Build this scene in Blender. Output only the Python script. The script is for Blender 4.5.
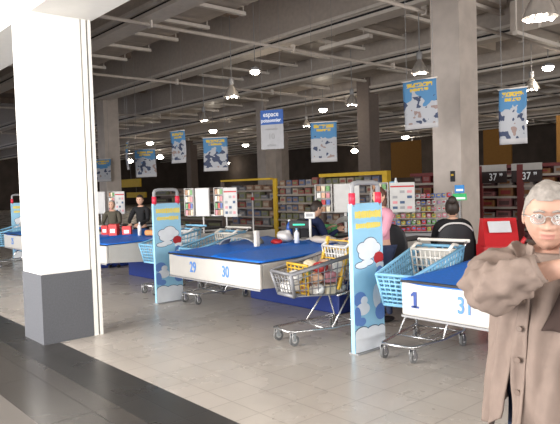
import bpy, bmesh, math, random
from mathutils import Vector, Matrix, noise
R = math.radians
rnd = random.Random(7)
C = bpy.context.scene.collection
sc = bpy.context.scene
for o in list(bpy.data.objects): bpy.data.objects.remove(o)

# ------------------------------------------------------------------ camera
TH, PITCH, ROLL, FPX = R(41.2), R(2.3), R(1.75), 600.0
F0 = Vector((-math.cos(TH), math.sin(TH), 0)); R0 = Vector((math.sin(TH), math.cos(TH), 0)); Z = Vector((0, 0, 1))
FW = F0*math.cos(PITCH) - Z*math.sin(PITCH); U1 = Z*math.cos(PITCH) + F0*math.sin(PITCH)
CR = R0*math.cos(ROLL) - U1*math.sin(ROLL); CU = U1*math.cos(ROLL) + R0*math.sin(ROLL)
cam = bpy.data.cameras.new('camera'); co = bpy.data.objects.new('camera', cam); C.objects.link(co)
m = Matrix.Identity(4)
for i in range(3): m[i][0], m[i][1], m[i][2] = CR[i], CU[i], -FW[i]
m[0][3], m[1][3], m[2][3] = 0, 0, 1.6
co.matrix_world = m
cam.sensor_width = 36; cam.lens = 36*FPX/560; cam.clip_end = 300
sc.camera = co

# ------------------------------------------------------------------ world, light, exposure
w = bpy.data.worlds.new('world'); sc.world = w; w.use_nodes = True
w.node_tree.nodes['Background'].inputs[0].default_value = (0.80, 0.86, 1.0, 1)
w.node_tree.nodes['Background'].inputs[1].default_value = 0.9

def area(name, loc, target, sx, sy, power, col=(1, .97, .93)):
    l = bpy.data.lights.new(name, 'AREA'); l.shape = 'RECTANGLE'; l.size = sx; l.size_y = sy; l.energy = power; l.color = col
    o = bpy.data.objects.new(name, l); C.objects.link(o); o.location = loc
    o.rotation_euler = (Vector(target) - Vector(loc)).to_track_quat('-Z', 'Y').to_euler()
    return o
area('daylight_entrance_glazing', (6.8, -1.5, 2.1), (-6, 2.0, 1.2), 7, 3.6, 600)
area('daylight_front_glazing', (-6.8, -5.0, 2.2), (-6.4, 5, 1.2), 9, 3.8, 1800)
area('daylight_store_side_glazing', (10.5, 7.5, 2.4), (-8, 8.5, 1.8), 9, 3.6, 1300)
vs = sc.view_settings
vs.view_transform = 'Standard'; vs.look = 'None'; vs.gamma = 1; vs.use_curve_mapping = False
vs.exposure = 0.0

# ------------------------------------------------------------------ materials
MATS = {}
def mat(name, col, rough=.6, metal=0, var=.06, scale=8, emit=0, trans=0, bump=0, ior=1.45):
    if name in MATS: return MATS[name]
    m = bpy.data.materials.new(name); m.use_nodes = True; nt = m.node_tree; b = nt.nodes['Principled BSDF']
    b.inputs['Roughness'].default_value = rough; b.inputs['Metallic'].default_value = metal
    b.inputs['IOR'].default_value = ior
    if emit:
        b.inputs['Base Color'].default_value = (*col, 1)
        b.inputs['Emission Color'].default_value = (*col, 1); b.inputs['Emission Strength'].default_value = emit
    else:
        tc = nt.nodes.new('ShaderNodeTexCoord'); n = nt.nodes.new('ShaderNodeTexNoise'); n.inputs['Scale'].default_value = scale
        n.inputs['Detail'].default_value = 4
        nt.links.new(tc.outputs['Object'], n.inputs['Vector'])
        r = nt.nodes.new('ShaderNodeValToRGB'); e = r.color_ramp.elements
        e[0].position = .3; e[1].position = .7
        e[0].color = (*[max(0, c*(1-var)) for c in col], 1); e[1].color = (*[min(1, c*(1+var)) for c in col], 1)
        nt.links.new(n.outputs['Fac'], r.inputs['Fac']); nt.links.new(r.outputs['Color'], b.inputs['Base Color'])
        if bump:
            bp = nt.nodes.new('ShaderNodeBump'); bp.inputs['Strength'].default_value = bump; bp.inputs['Distance'].default_value = .02
            nt.links.new(n.outputs['Fac'], bp.inputs['Height']); nt.links.new(bp.outputs['Normal'], b.inputs['Normal'])
    if trans: b.inputs['Transmission Weight'].default_value = trans
    MATS[name] = m; return m

def tile_mat(name, c1, c2, mortar, bw, bh, msize, rough, offset=0.0, var=.3):
    m = bpy.data.materials.new(name); m.use_nodes = True; nt = m.node_tree; b = nt.nodes['Principled BSDF']
    tc = nt.nodes.new('ShaderNodeTexCoord'); br = nt.nodes.new('ShaderNodeTexBrick')
    br.offset = offset; br.squash = 1
    br.inputs['Scale'].default_value = 1; br.inputs['Brick Width'].default_value = bw; br.inputs['Row Height'].default_value = bh
    br.inputs['Mortar Size'].default_value = msize; br.inputs['Mortar Smooth'].default_value = .3; br.inputs['Bias'].default_value = 0
    br.inputs['Color1'].default_value = (*c1, 1); br.inputs['Color2'].default_value = (*c2, 1); br.inputs['Mortar'].default_value = (*mortar, 1)
    nt.links.new(tc.outputs['Object'], br.inputs['Vector'])
    n = nt.nodes.new('ShaderNodeTexNoise'); n.inputs['Scale'].default_value = 1.7; n.inputs['Detail'].default_value = 8
    nt.links.new(tc.outputs['Object'], n.inputs['Vector'])
    mx = nt.nodes.new('ShaderNodeMix'); mx.data_type = 'RGBA'; mx.blend_type = 'MULTIPLY'; mx.inputs[0].default_value = var
    nt.links.new(br.outputs['Color'], mx.inputs[6]); nt.links.new(n.outputs['Color'], mx.inputs[7])
    n2 = nt.nodes.new('ShaderNodeRGBToBW'); nt.links.new(n.outputs['Color'], n2.inputs[0]); nt.links.new(n2.outputs[0], mx.inputs[7])
    nt.links.new(mx.outputs[2], b.inputs['Base Color'])
    mr = nt.nodes.new('ShaderNodeMapRange'); mr.inputs[3].default_value = rough-.06; mr.inputs[4].default_value = rough+.08
    nt.links.new(n.outputs['Fac'], mr.inputs[0]); nt.links.new(mr.outputs[0], b.inputs['Roughness'])
    bp = nt.nodes.new('ShaderNodeBump'); bp.inputs['Strength'].default_value = .25; bp.inputs['Distance'].default_value = .004; bp.invert = True
    nt.links.new(br.outputs['Fac'], bp.inputs['Height']); nt.links.new(bp.outputs['Normal'], b.inputs['Normal'])
    return m

def banner_mat(name, seed, dark=.5):
    """printed cloth: blue sky, yellow lettering bars, pale snow with blue-grey patches (generic winter picture)"""
    m = bpy.data.materials.new(name); m.use_nodes = True; nt = m.node_tree; b = nt.nodes['Principled BSDF']; L = nt.links.new
    b.inputs['Roughness'].default_value = .7
    tc = nt.nodes.new('ShaderNodeTexCoord'); sp = nt.nodes.new('ShaderNodeSeparateXYZ'); L(tc.outputs['Generated'], sp.inputs[0])
    def math_(op, a, bb, c=None):
        n = nt.nodes.new('ShaderNodeMath'); n.operation = op
        for i, v in enumerate((a, bb, c)):
            if v is None: continue
            if isinstance(v, (int, float)): n.inputs[i].default_value = v
            else: L(v, n.inputs[i])
        return n.outputs[0]
    def mix(f, a, bb):
        n = nt.nodes.new('ShaderNodeMix'); n.data_type = 'RGBA'; L(f, n.inputs[0])
        for i, v in ((6, a), (7, bb)):
            if isinstance(v, tuple): n.inputs[i].default_value = (*v, 1)
            else: L(v, n.inputs[i])
        return n.outputs[2]
    mp = nt.nodes.new('ShaderNodeMapping'); mp.inputs['Location'].default_value = (seed*3.1, seed, seed*1.7); mp.inputs['Scale'].default_value = (1.0, .01, 1.5)
    L(tc.outputs['Generated'], mp.inputs[0])
    n1 = nt.nodes.new('ShaderNodeTexNoise'); n1.inputs['Scale'].default_value = 2.4; n1.inputs['Detail'].default_value = 2; L(mp.outputs[0], n1.inputs['Vector'])
    n2 = nt.nodes.new('ShaderNodeTexNoise'); n2.inputs['Scale'].default_value = 3.4; n2.inputs['Detail'].default_value = 2; L(mp.outputs[0], n2.inputs['Vector'])
    zz = sp.outputs['Z']; xx = sp.outputs['X']
    wob = math_('ADD', zz, math_('MULTIPLY', math_('SUBTRACT', n1.outputs['Fac'], .5), .9))
    snow = math_('LESS_THAN', wob, .62)
    col = mix(snow, (.07, .21, .40), (.40, .41, .44))
    patch = math_('MULTIPLY', math_('GREATER_THAN', n2.outputs['Fac'], .57), math_('LESS_THAN', zz, .66))
    col = mix(patch, col, (.04, .055, .11))
    warm = math_('MULTIPLY', math_('LESS_THAN', n2.outputs['Fac'], .38), math_('LESS_THAN', zz, .45))
    col = mix(warm, col, (.28, .20, .18))
    col = mix(math_('LESS_THAN', zz, .10), col, (.46, .45, .46))
    n3 = nt.nodes.new('ShaderNodeTexNoise'); n3.inputs['Scale'].default_value = 14; L(mp.outputs[0], n3.inputs['Vector'])
    ink = math_('GREATER_THAN', n3.outputs['Fac'], .44)
    for z0, z1, hw in ((.855, .94, .38), (.77, .83, .28)):
        f = math_('MULTIPLY', math_('MULTIPLY', math_('GREATER_THAN', zz, z0), math_('LESS_THAN', zz, z1)),
                  math_('LESS_THAN', math_('ABSOLUTE', math_('SUBTRACT', xx, .5), 0), hw))
        col = mix(math_('MULTIPLY', f, ink), col, (.60, .42, .06))
    L(col, b.inputs['Base Color'])
    return m

M_white = mat('painted_white', (.82, .80, .76), .5, var=.02)
M_band = mat('grey_wall_band', (.10, .103, .115), .7, var=.1, scale=60)
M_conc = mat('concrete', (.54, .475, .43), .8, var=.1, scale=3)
M_ceil = mat('ceiling_slab_brown', (.26, .195, .155), .9, var=.3, scale=2)
M_beam = mat('grey_beam_paint', (.52, .455, .405), .7, var=.08)
M_duct = mat('galvanised_duct', (.54, .475, .42), .55, .0, var=.12, scale=3)
M_rail = mat('pale_steel_rail', (.72, .66, .60), .45, .0)
M_dark = mat('dark_gap', (.02, .02, .022), .8)
M_black = mat('black_plastic', (.015, .015, .018), .55)
M_grey = mat('grey_plastic', (.30, .30, .31), .5)
M_lgrey = mat('light_grey_plastic', (.55, .54, .53), .45)
M_cream = mat('cream_plastic', (.72, .68, .62), .5)
M_wall = mat('store_wall_brown', (.09, .07, .06), .9, var=.2, scale=1)
M_panel = mat('counter_white_laminate', (.54, .52, .49), .35, var=.03)
M_blue = mat('blue_counter_mat', (.012, .16, .66), .5, var=.12, scale=30)
M_dblue = mat('dark_blue_plinth', (.012, .03, .17), .5)
M_digit = mat('digit_blue', (.10, .26, .66), .5)
M_ddigit = mat('digit_dark_blue', (.03, .07, .28), .5)
M_chrome = mat('chromed_steel', (.62, .62, .62), .22, .9)
M_steel = mat('brushed_steel', (.5, .49, .47), .35, .8)
M_cart = mat('trolley_grey', (.22, .22, .235), .45, .2)
M_lblue = mat('light_blue_plastic', (.21, .46, .66), .45)
M_yellow = mat('yellow_plastic', (.62, .38, .04), .5)
M_dyellow = mat('yellow_shelf_header', (.62, .40, .03), .6)
M_red = mat('red_plastic', (.42, .015, .02), .45)
M_redbox = mat('red_carton', (.62, .05, .05), .6)
M_rubber = mat('grey_rubber', (.14, .14, .14), .7)
M_poster = mat('poster_sky_blue', (.33, .62, .82), .35, var=.08, scale=3)
M_pwhite = mat('poster_white', (.80, .83, .87), .4)
M_pblue = mat('poster_mid_blue', (.14, .27, .62), .4)
M_pyel = mat('poster_yellow', (.88, .70, .14), .4)
M_ink = mat('poster_outline', (.05, .09, .18), .5)
M_glass = mat('clear_glass', (.9, .9, .9), .05, trans=.9)
M_skin = mat('skin', (.60, .36, .26), .55, var=.08, scale=12)
M_shelf = mat('shelf_metal_brown', (.16, .12, .10), .6)
M_dred = mat('dark_red_shelf', (.13, .025, .025), .6)
M_shlit = mat('shelf_edge_grey', (.30, .26, .23), .6)

# ------------------------------------------------------------------ mesh helpers
class MB:
    def __init__(s): s.bm = bmesh.new(); s.mats = []
    def mi(s, m):
        if m not in s.mats: s.mats.append(m)
        return s.mats.index(m)
    def _fin(s, geom_faces, m, smooth=False):
        i = s.mi(m)
        for f in geom_faces: f.material_index = i; f.smooth = smooth
    def box(s, c, size, m, rot=None, bevel=0):
        r = bmesh.ops.create_cube(s.bm, size=1)
        mt = Matrix.Translation(c) @ (rot.to_4x4() if rot is not None else Matrix.Identity(4)) @ Matrix.Diagonal((*size, 1))
        bmesh.ops.transform(s.bm, matrix=mt, verts=r['verts'])
        fs = {f for v in r['verts'] for f in v.link_faces}
        if bevel:
            es = {e for f in fs for e in f.edges}
            rr = bmesh.ops.bevel(s.bm, geom=list(es), offset=bevel, segments=2, affect='EDGES', profile=.5)
            fs = {f for v in rr['verts'] for f in v.link_faces} | {f for f in fs if f.is_valid}
        s._fin(fs, m); return s
    def b2(s, x0, x1, y0, y1, z0, z1, m, bevel=0):
        return s.box(((x0+x1)/2, (y0+y1)/2, (z0+z1)/2), (abs(x1-x0), abs(y1-y0), abs(z1-z0)), m, bevel=bevel)
    def cyl(s, p0, p1, r0, m, r1=None, n=12, cap=True):
        p0 = Vector(p0); p1 = Vector(p1); d = p1-p0
        r = bmesh.ops.create_cone(s.bm, cap_ends=cap, segments=n, radius1=r0, radius2=r0 if r1 is None else r1, depth=d.length)
        q = Z.rotation_difference(d.normalized()).to_matrix().to_4x4() if d.length > 1e-6 else Matrix.Identity(4)
        bmesh.ops.transform(s.bm, matrix=Matrix.Translation((p0+p1)/2) @ q, verts=r['verts'])
        fs = {f for v in r['verts'] for f in v.link_faces}; s._fin(fs, m, True)
        for f in fs:
            if len(f.verts) > 4: f.smooth = False
        return s
    def path(s, pts, r, m, n=8):
        pts = [Vector(p) for p in pts]
        rad = r if isinstance(r, (list, tuple)) else [r]*len(pts)
        rings = []; up = None
        for i, p in enumerate(pts):
            t = (pts[min(i+1, len(pts)-1)] - pts[max(i-1, 0)]).normalized()
            if up is None: up = t.orthogonal().normalized()
            up = (up - t*up.dot(t)).normalized(); sd = t.cross(up)
            rings.append([s.bm.verts.new(p + (up*math.cos(a) + sd*math.sin(a))*rad[i]) for a in [2*math.pi*k/n for k in range(n)]])
        fs = []
        for a, b in zip(rings, rings[1:]):
            for k in range(n): fs.append(s.bm.faces.new((a[k], a[(k+1) % n], b[(k+1) % n], b[k])))
        fs.append(s.bm.faces.new(rings[0][::-1])); fs.append(s.bm.faces.new(rings[-1])); s._fin(fs, m, True); return s
    def sph(s, c, r, m, n=16, rot=None):
        if not hasattr(r, '__len__'): r = (r, r, r)
        q = bmesh.ops.create_uvsphere(s.bm, u_segments=n, v_segments=max(6, n//2), radius=1)
        bmesh.ops.transform(s.bm, matrix=Matrix.Translation(c) @ (rot.to_4x4() if rot is not None else Matrix.Identity(4)) @ Matrix.Diagonal((*r, 1)), verts=q['verts'])
        s._fin({f for v in q['verts'] for f in v.link_faces}, m, True); return s
    def lathe(s, prof, m, n=20, c=(0, 0, 0), cap=True):
        rings = [[s.bm.verts.new((c[0]+r*math.cos(2*math.pi*k/n), c[1]+r*math.sin(2*math.pi*k/n), c[2]+z)) for k in range(n)] for r, z in prof]
        fs = []
        for a, b in zip(rings, rings[1:]):
            for k in range(n): fs.append(s.bm.faces.new((a[k], a[(k+1) % n], b[(k+1) % n], b[k])))
        if cap: fs.append(s.bm.faces.new(rings[0][::-1])); fs.append(s.bm.faces.new(rings[-1]))
        s._fin(fs, m, True); return s
    def prism(s, pts, d, m):
        """polygon (list of 3d points) pushed by vector d"""
        d = Vector(d); a = [s.bm.verts.new(p) for p in pts]; b = [s.bm.verts.new(Vector(p)+d) for p in pts]; n = len(pts)
        fs = [s.bm.faces.new(a[::-1]), s.bm.faces.new(b)] + [s.bm.faces.new((a[k], a[(k+1) % n], b[(k+1) % n], b[k])) for k in range(n)]
        s._fin(fs, m); return s
    def grid(s, fn, nu, nv, m, thick=0, smooth=True, closed=False):
        vs_ = [[s.bm.verts.new(fn(i/(nu-1) if not closed else i/nu, j/(nv-1))) for j in range(nv)] for i in range(nu)]
        fs = []
        for i in range(nu if closed else nu-1):
            for j in range(nv-1):
                i2 = (i+1) % nu; fs.append(s.bm.faces.new((vs_[i][j], vs_[i2][j], vs_[i2][j+1], vs_[i][j+1])))
        s._fin(fs, m, smooth)
        if thick:
            bmesh.ops.recalc_face_normals(s.bm, faces=fs)
            r = bmesh.ops.solidify(s.bm, geom=fs, thickness=thick)
            s._fin([f for f in r['geom'] if isinstance(f, bmesh.types.BMFace)], m, smooth)
        return s
    def mesh(s, me, m, smooth=True):
        n = len(s.bm.faces); s.bm.from_mesh(me); s.bm.faces.ensure_lookup_table()
        s._fin(s.bm.faces[n:], m, smooth); return s
    def build(s, name, parent=None, fix=True):
        if fix: bmesh.ops.recalc_face_normals(s.bm, faces=s.bm.faces)
        me = bpy.data.meshes.new(name); s.bm.to_mesh(me); s.bm.free()
        for m in s.mats: me.materials.append(m)
        o = bpy.data.objects.new(name, me); C.objects.link(o)
        if parent is not None: o.parent = parent
        return o

def tag(o, label, cat, group=None, kind=None):
    o['label'] = label; o['category'] = cat
    if group: o['group'] = group
    if kind: o['kind'] = kind
    return o
def thing(name, label, cat, loc=(0, 0, 0), rz=0, group=None):
    o = bpy.data.objects.new(name, None); C.objects.link(o); o.empty_display_size = .1
    o.location = loc; o.rotation_euler = (0, 0, rz); return tag(o, label, cat, group)
def struct(o, label=None):
    o['kind'] = 'structure'
    if label: o['label'] = label
    return o
CH = {}
def copy_tree(o, parent=None):
    c = o.copy(); C.objects.link(c)
    if parent is not None: c.parent = parent
    for ch in [x for x in o.children]: copy_tree(ch, c)
    return c
def text_mesh(txt, size, depth=.002, sx=1.0, bold=0.0, align='CENTER'):
    cu = bpy.data.curves.new('t', 'FONT'); cu.body = txt; cu.size = size; cu.extrude = depth; cu.offset = bold
    cu.align_x = align; cu.align_y = 'CENTER'
    o = bpy.data.objects.new('t', cu); C.objects.link(o)
    dg = bpy.context.evaluated_depsgraph_get(); me = bpy.data.meshes.new_from_object(o.evaluated_get(dg))
    bpy.data.objects.remove(o)
    me.transform(Matrix.Diagonal((sx, 1, 1, 1))); me.transform(Matrix.Rotation(R(90), 4, 'X'))   # stands up, faces -Y
    return me
def skin_mesh(verts, edges, radii, sub=2, root=0):
    me = bpy.data.meshes.new('s'); me.from_pydata([Vector(v) for v in verts], edges, [])
    o = bpy.data.objects.new('s', me); C.objects.link(o)
    o.modifiers.new('k', 'SKIN')
    for i, r in enumerate(radii):
        d = me.skin_vertices[0].data[i]; d.radius = r if hasattr(r, '__len__') else (r, r); d.use_root = (i == root)
    s_ = o.modifiers.new('u', 'SUBSURF'); s_.levels = sub; s_.render_levels = sub
    dg = bpy.context.evaluated_depsgraph_get(); out = bpy.data.meshes.new_from_object(o.evaluated_get(dg))
    bpy.data.objects.remove(o); return out

# ================================================================== SETTING
TILE = tile_mat('beige_floor_tiles', (.56, .505, .455), (.535, .485, .435), (.40, .355, .315), .33, .33, .006, .27)
STONE = tile_mat('dark_stone_slabs', (.088, .080, .074), (.078, .072, .066), (.04, .037, .034), 1.2, .60, .006, .25, .5)
STONE2 = tile_mat('grey_stone_slabs', (.17, .152, .138), (.155, .14, .127), (.09, .082, .075), 1.2, .60, .006, .45, .5)
STONE3 = tile_mat('black_stone_border', (.045, .043, .041), (.055, .052, .05), (.03, .03, .03), .6, .44, .006, .28, 0)
struct(MB().b2(-72, 12, 2.42, 46, -.1, 0, TILE).build('floor'))
struct(MB().b2(-40, 12, 1.98, 2.42, -.1, 0, STONE3).build('floor_stone_border'))
struct(MB().b2(-40, 12, 1.42, 1.98, -.1, 0, STONE).build('floor_stone_path'))
struct(MB().b2(-5.6, 12, -8, 1.42, -.1, 0, STONE2).build('floor_lobby_stone'))
struct(MB().b2(-40, -5.6, -8, 1.42, -.1, 0, STONE).build('floor_lobby_dark_stone'))
struct(MB().b2(-72, 12, 2.9, 46, 7.0, 7.2, M_ceil).build('ceiling'))
struct(MB().b2(-40, 12, -8, 2.27, 4.6, 4.8, M_white).build('ceiling_lobby'))
struct(MB().b2(-72, 12, 46, 46.2, 0, 7, M_wall).build('wall_back'))
struct(MB().b2(-72.2, -72, 2.9, 46, 0, 7, M_wall).build('wall_left'))
struct(MB().b2(12, 12.2, -8, 46, 3.9, 7, M_white).build('wall_right_upper'))
struct(MB().b2(12, 12.2, 2.4, 46, 0, 3.9, M_wall).build('wall_right'))
struct(MB().b2(-40, 12, 2.27, 2.94, 3.53, 7.2, M_white).build('wall_shopfront_header'))

def pillar(x, y, s, h, m, label, band=None):
    b = MB().b2(x-s/2, x+s/2, y-s/2, y+s/2, 0, h, m)
    return struct(b.build('trim_pillar'), label)
b = MB().b2(-7.03, -6.46, 2.26, 2.80, .75, 3.53, M_white)
p1 = struct(b.build('trim_entrance_pillar'), 'white square pillar with dark grey foot at the shop entrance')
struct(MB().b2(-7.04, -6.45, 2.25, 2.81, 0, .75, M_band).build('baseboard_entrance_pillar'))
# shutter guide beside the pillar
b = MB().b2(-6.62, -6.45, 2.815, 2.865, 0, 3.53, M_white).b2(-6.60, -6.48, 2.865, 2.885, 0, 3.53, M_dark).b2(-6.62, -6.44, 2.885, 2.915, 0, 3.53, M_white)
struct(b.build('trim_shutter_guide'))
# conduit on the side of the pillar
t = tag(MB().path([(-6.82, 2.235, 3.52), (-6.82, 2.235, 2.72)], .008, M_cream).box((-6.82, 2.232, 2.66), (.05, .05, .11), M_cream, bevel=.008).build('cable_conduit'),
        'thin pale cable conduit ending in a small box on the white entrance pillar', 'conduit')
pillar(-7.16, 11.3, .68, 7, M_conc, 'large pale concrete pillar right of the hanging banners')
pillar(-24.3, 11.6, .68, 7, M_conc, 'concrete pillar behind the two people at the far left counter')
pillar(-23.9, 20.1, .68, 7, M_conc, 'concrete pillar behind the blue and white sign')
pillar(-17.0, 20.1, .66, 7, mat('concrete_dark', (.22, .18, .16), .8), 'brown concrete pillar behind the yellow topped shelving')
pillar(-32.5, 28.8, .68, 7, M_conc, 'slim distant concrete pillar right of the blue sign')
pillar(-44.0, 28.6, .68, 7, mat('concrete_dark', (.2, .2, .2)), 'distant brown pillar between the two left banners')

# beams and ducts along X
def beam(y, z0, z1, wd):
    b = MB().b2(-72, 12, y-wd/2, y+wd/2, z0+.12, z1, M_beam)
    b.b2(-72, 12, y-wd/2-.07, y+wd/2+.07, z0-.03, z0+.05, M_rail)
    b.b2(-72, 12, y-wd/2-.02, y+wd/2+.02, z0+.05, z0+.12, M_dark)
    b.b2(-72, 12, y-wd/2-.10, y-wd/2, z0+.16, z0+.24, M_rail)
    return struct(b.build('ceiling_beam'))
BY = [6.95, 11.3, 15.7, 20.1, 24.5, 28.8, 33.2, 37.6, 42]
for i, y in enumerate(BY): beam(y, 5.55 if i else 5.5, 7.0, .36)
# cross joists in the slab
for k in range(24):
    x = 6 - k*3.4
    struct(MB().b2(x-.12, x+.12, 2.9, 46, 6.72, 7.0, M_ceil).build('ceiling_joist'))
# service pipes running into the store (Y direction)
for i, (x, zz) in enumerate([(-18.2, 5.38), (-12.2, 5.38), (-27, 5.38), (-38, 5.38), (-7.9, 5.38)]):
    b = MB().cyl((x, 3.2, zz), (x, 45.8, zz), .045, M_beam, n=10)
    for yy in [4.9+4.38*j for j in range(9)]:
        b.box((x, yy+2.05, zz+.03), (.14, .05, .2), M_rail)
    tag(b.build('service_pipe'), ['pale pipe crossing high ahead of the far left pillar', 'pale pipe crossing the ceiling above the round bright lamp', 'pale pipe in the dim far left ceiling',
        'faintest pale pipe in the far distance of the ceiling', 'pale pipe behind the top of the large concrete pillar'][i], 'pipe', 'pipes under the ceiling')

def duct(x0, x1, y0, y1, z0, z1, label, step=1.55, vents=()):
    t = thing('air_duct', label, 'duct', ((x0+x1)/2, (y0+y1)/2, z0), 0, 'air ducts')
    L = x1-x0; W = y1-y0; H_ = z1-z0
    b = MB().b2(-L/2, L/2, -W/2, W/2, 0, H_, M_duct)
    k = -L/2+.7
    while k < L/2:
        b.b2(k-.02, k+.02, -W/2-.03, W/2+.03, -.0, H_+.02, M_rail); k += step*1.0
    b.build('duct_body', t)
    for vx in vents:
        MB().b2(vx-.3, vx+.3, -W/2-.05, -W/2, H_*.35, H_*.8, M_dark).build('grille', t)
    h = MB(); k = -L/2+.3; hb = 0
    while k < L/2:
        h = MB().b2(k-.06, k+.06, -W/2-.35, W/2+.25, -.12, -.035, M_rail)
        h.cyl((k, -W/2-.3, -.05), (k, -W/2-.3, 6.99-z0), .02, M_rail, n=6).cyl((k, W/2+.2, -.05), (k, W/2+.2, 6.99-z0), .02, M_rail, n=6)
        h.build('hanger_bar', t); k += step; hb += 1
    return t
duct(-19.7, -4, 7.6, 9.0, 5.95, 6.6, 'wide grey air duct on hanger bars, nearest overhead run at upper left', vents=(3.4, 5.2))
duct(-19.0, -7.6, 12.9, 14.4, 5.95, 6.6, 'grey air duct on hanger bars behind the second ceiling beam', vents=(4.0,))
duct(-7, 5, 13.4, 15.0, 5.0, 5.75, 'low grey air duct on hanger bars right of the large concrete pillar', step=1.5)
duct(-44, -10, 16.9, 18.2, 5.8, 6.5, 'grey air duct in the dim middle of the hall ceiling', step=2)
duct(-60, -10, 25.8, 27.0, 5.7, 6.4, 'farthest grey air duct at the back of the hall', step=2.4)
# surface mounted light batten seen unlit
tag(MB().b2(-12.0, -10.2, 12.15, 12.32, 5.42, 5.52, M_rail).cyl((-11.8, 12.2, 5.5), (-11.8, 12.2, 6.99), .012, M_rail).cyl((-10.4, 12.2, 5.5), (-10.4, 12.2, 6.99), .012, M_rail)
    .build('light_batten'), 'pale unlit light batten hanging behind the second beam', 'lamp')

# ================================================================== LAMPS
M_lamp = mat('lamp_glow', (1.0, .93, .80), emit=30)
M_bulb = mat('bulb_glow', (1.0, .92, .80), emit=22)
def disc_lamp(x, y, z, label, r=.22, watt=60, ztop=6.99):
    r *= .78
    t = thing('ceiling_lamp', label, 'lamp', (x, y, z), 0, 'round lamps under the ceiling')
    MB().lathe([(r*.3, .16), (r*.9, .10), (r*.95, .06), (r*.95, .03), (r*.9, .03), (r*.7, .08)], M_grey, 20).build('lamp_shade', t)
    MB().sph((0, 0, 0), (r*.85, r*.85, r*.5), M_lamp, 20).build('diffuser', t)
    MB().cyl((0, 0, .3), (0, 0, ztop-z), .012, M_grey, n=6).build('stem', t)
    if watt:
        l = bpy.data.lights.new('lamp_light', 'POINT'); l.energy = watt*.22; l.shadow_soft_size = .25; l.color = (1, .85, .66)
        o = bpy.data.objects.new('lamp_light', l); C.objects.link(o); o.parent = t; o.location = (0, 0, -.25)
    return t
for (x, y, z, r, wt, lab) in [
    (-13.2, 10.78, 4.88, .2, 90, 'large bright round lamp left of the blue sign, highest in view'),
    (-18.28, 18.65, 4.9, .26, 140, 'bright round lamp directly above the banner right of the blue sign'),
    (-8.16, 17.85, 4.9, .24, 140, 'bright round lamp at the far right above the right hand banner'),
    (-27.81, 19.54, 4.9, .32, 160, 'bright round lamp above the widest left banner'),
    (-36.35, 20.33, 4.9, .36, 160, 'small round lamp just right of the far left pillar'),
    (-50.75, 29.4, 4.9, .5, 200, 'small distant lamp between two left banners'),
    (-57.8, 29.9, 4.9, .5, 200, 'small distant lamp touching the far left pillar'),
    (-44.3, 21.0, 4.9, .38, 160, 'small distant lamp at left beside the shutter guide'),
    (-35.67, 28.0, 4.9, .36, 160, 'small distant lamp left of the blue and white sign'),
    (-25.93, 34.6, 4.9, .38, 200, 'upper of two small lamps left of the large concrete pillar'),
    (-31.0, 42.3, 4.9, .5, 200, 'lower of two small lamps left of the large concrete pillar'),
    (-38.4, 43.3, 4.9, .5, 200, 'small lamp behind the banner right of the blue sign'),
    (-16.5, 32.9, 4.9, .38, 200, 'small lamp beside the right hand banner'),
    (-60.6, 44.5, 4.9, .5, 200, 'faint far lamp below the lamp of the left aisle'),
    (-66, 21.8, 4.4, .5, 100, 'small lamp seen left of the entrance pillar')]:
    disc_lamp(x, y, z, lab, r, wt)
def pendant(x, y, z, label, s=1.0):
    t = thing('glass_pendant_lamp', label, 'lamp', (x, y, z), R(rnd.uniform(0, 90)), 'glass bell pendants with small bulbs')
    MB().lathe([(.27*s, 0), (.26*s, .06*s), (.20*s, .2*s), (.11*s, .34*s), (.06*s, .42*s)], mat('pendant_glass', (.8, .75, .7), .12, .7), 20, cap=False).build('glass_shade', t)
    MB().lathe([(.06*s, .40*s), (.09*s, .46*s), (.09*s, .62*s), (.03*s, .66*s)], M_grey, 14).build('lamp_housing', t)
    for k in range(3):
        MB().sph(((k-1)*.17*s, 0, -.03*s+.02*(k % 2)), .036*s, M_bulb, 10).build('bulb', t)
    MB().cyl((0, 0, .6*s), (0, 0, 6.99-z), .012, M_grey, n=6).build('stem', t)
for (x, y, z, s, lab) in [
    (-14.38, 10.83, 4.35, .85, 'glass pendant with three small bulbs below left of the bright round lamp'),
    (-8.96, 12.6, 4.35, .8, 'glass pendant hanging at the left edge of the large concrete pillar'),
    (-13.72, 15.4, 4.35, .8, 'glass pendant above the gap between blue sign and large pillar'),
    (-19.77, 13.48, 4.35, .8, 'glass pendant above the two left banners'),
    (-19.6, 18.9, 4.35, .7, 'glass pendant left of the banner beside the sign'),
    (-4.44, 9.45, 4.15, 1.0, 'largest glass pendant at the top right corner'),
    (-8.69, 17.9, 4.35, .85, 'glass pendant above the right hand banner'),
    (-20.5, 8.4, 4.25, .8, 'glass pendant between the shutter guide and the far left pillar')]:
    pendant(x, y, z, lab, s)

# ================================================================== HANGING BANNERS AND SIGN
def banner(x, y, z0, wd, ht, rz, seed, label, ztop=6.99, lean=0):
    t = thing('hanging_banner', label, 'banner', (x, y, z0), rz, 'winter banners above the checkouts')
    def f(u, v): return Vector(((u-.5)*wd, .025*math.sin(v*4+seed)*1+.012*math.sin(u*7+seed), v*ht))
    MB().grid(f, 12, 16, banner_mat('banner_print', seed), thick=.004).build('cloth', t)
    MB().cyl((-wd/2-.02, f(0, 1).y, ht), (wd/2+.02, f(0, 1).y, ht), .014, M_rail, n=8).build('top_rod', t)
    MB().cyl((-wd*.4, 0.01, ht), (-wd*.4, 0.01, ztop-z0), .004, M_grey, n=6).cyl((wd*.4, 0.01, ht), (wd*.4, 0.01, ztop-z0), .004, M_grey, n=6).build('cord', t)
banner(-6.68, 9.38, 2.62, .68, .90, R(8), 1.3, 'largest banner, pale winter picture overlapping the large concrete pillar')
banner(-5.05, 9.72, 2.22, .46, .94, R(12), 2.9, 'narrow blue banner hanging alone right of the large pillar')
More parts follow.
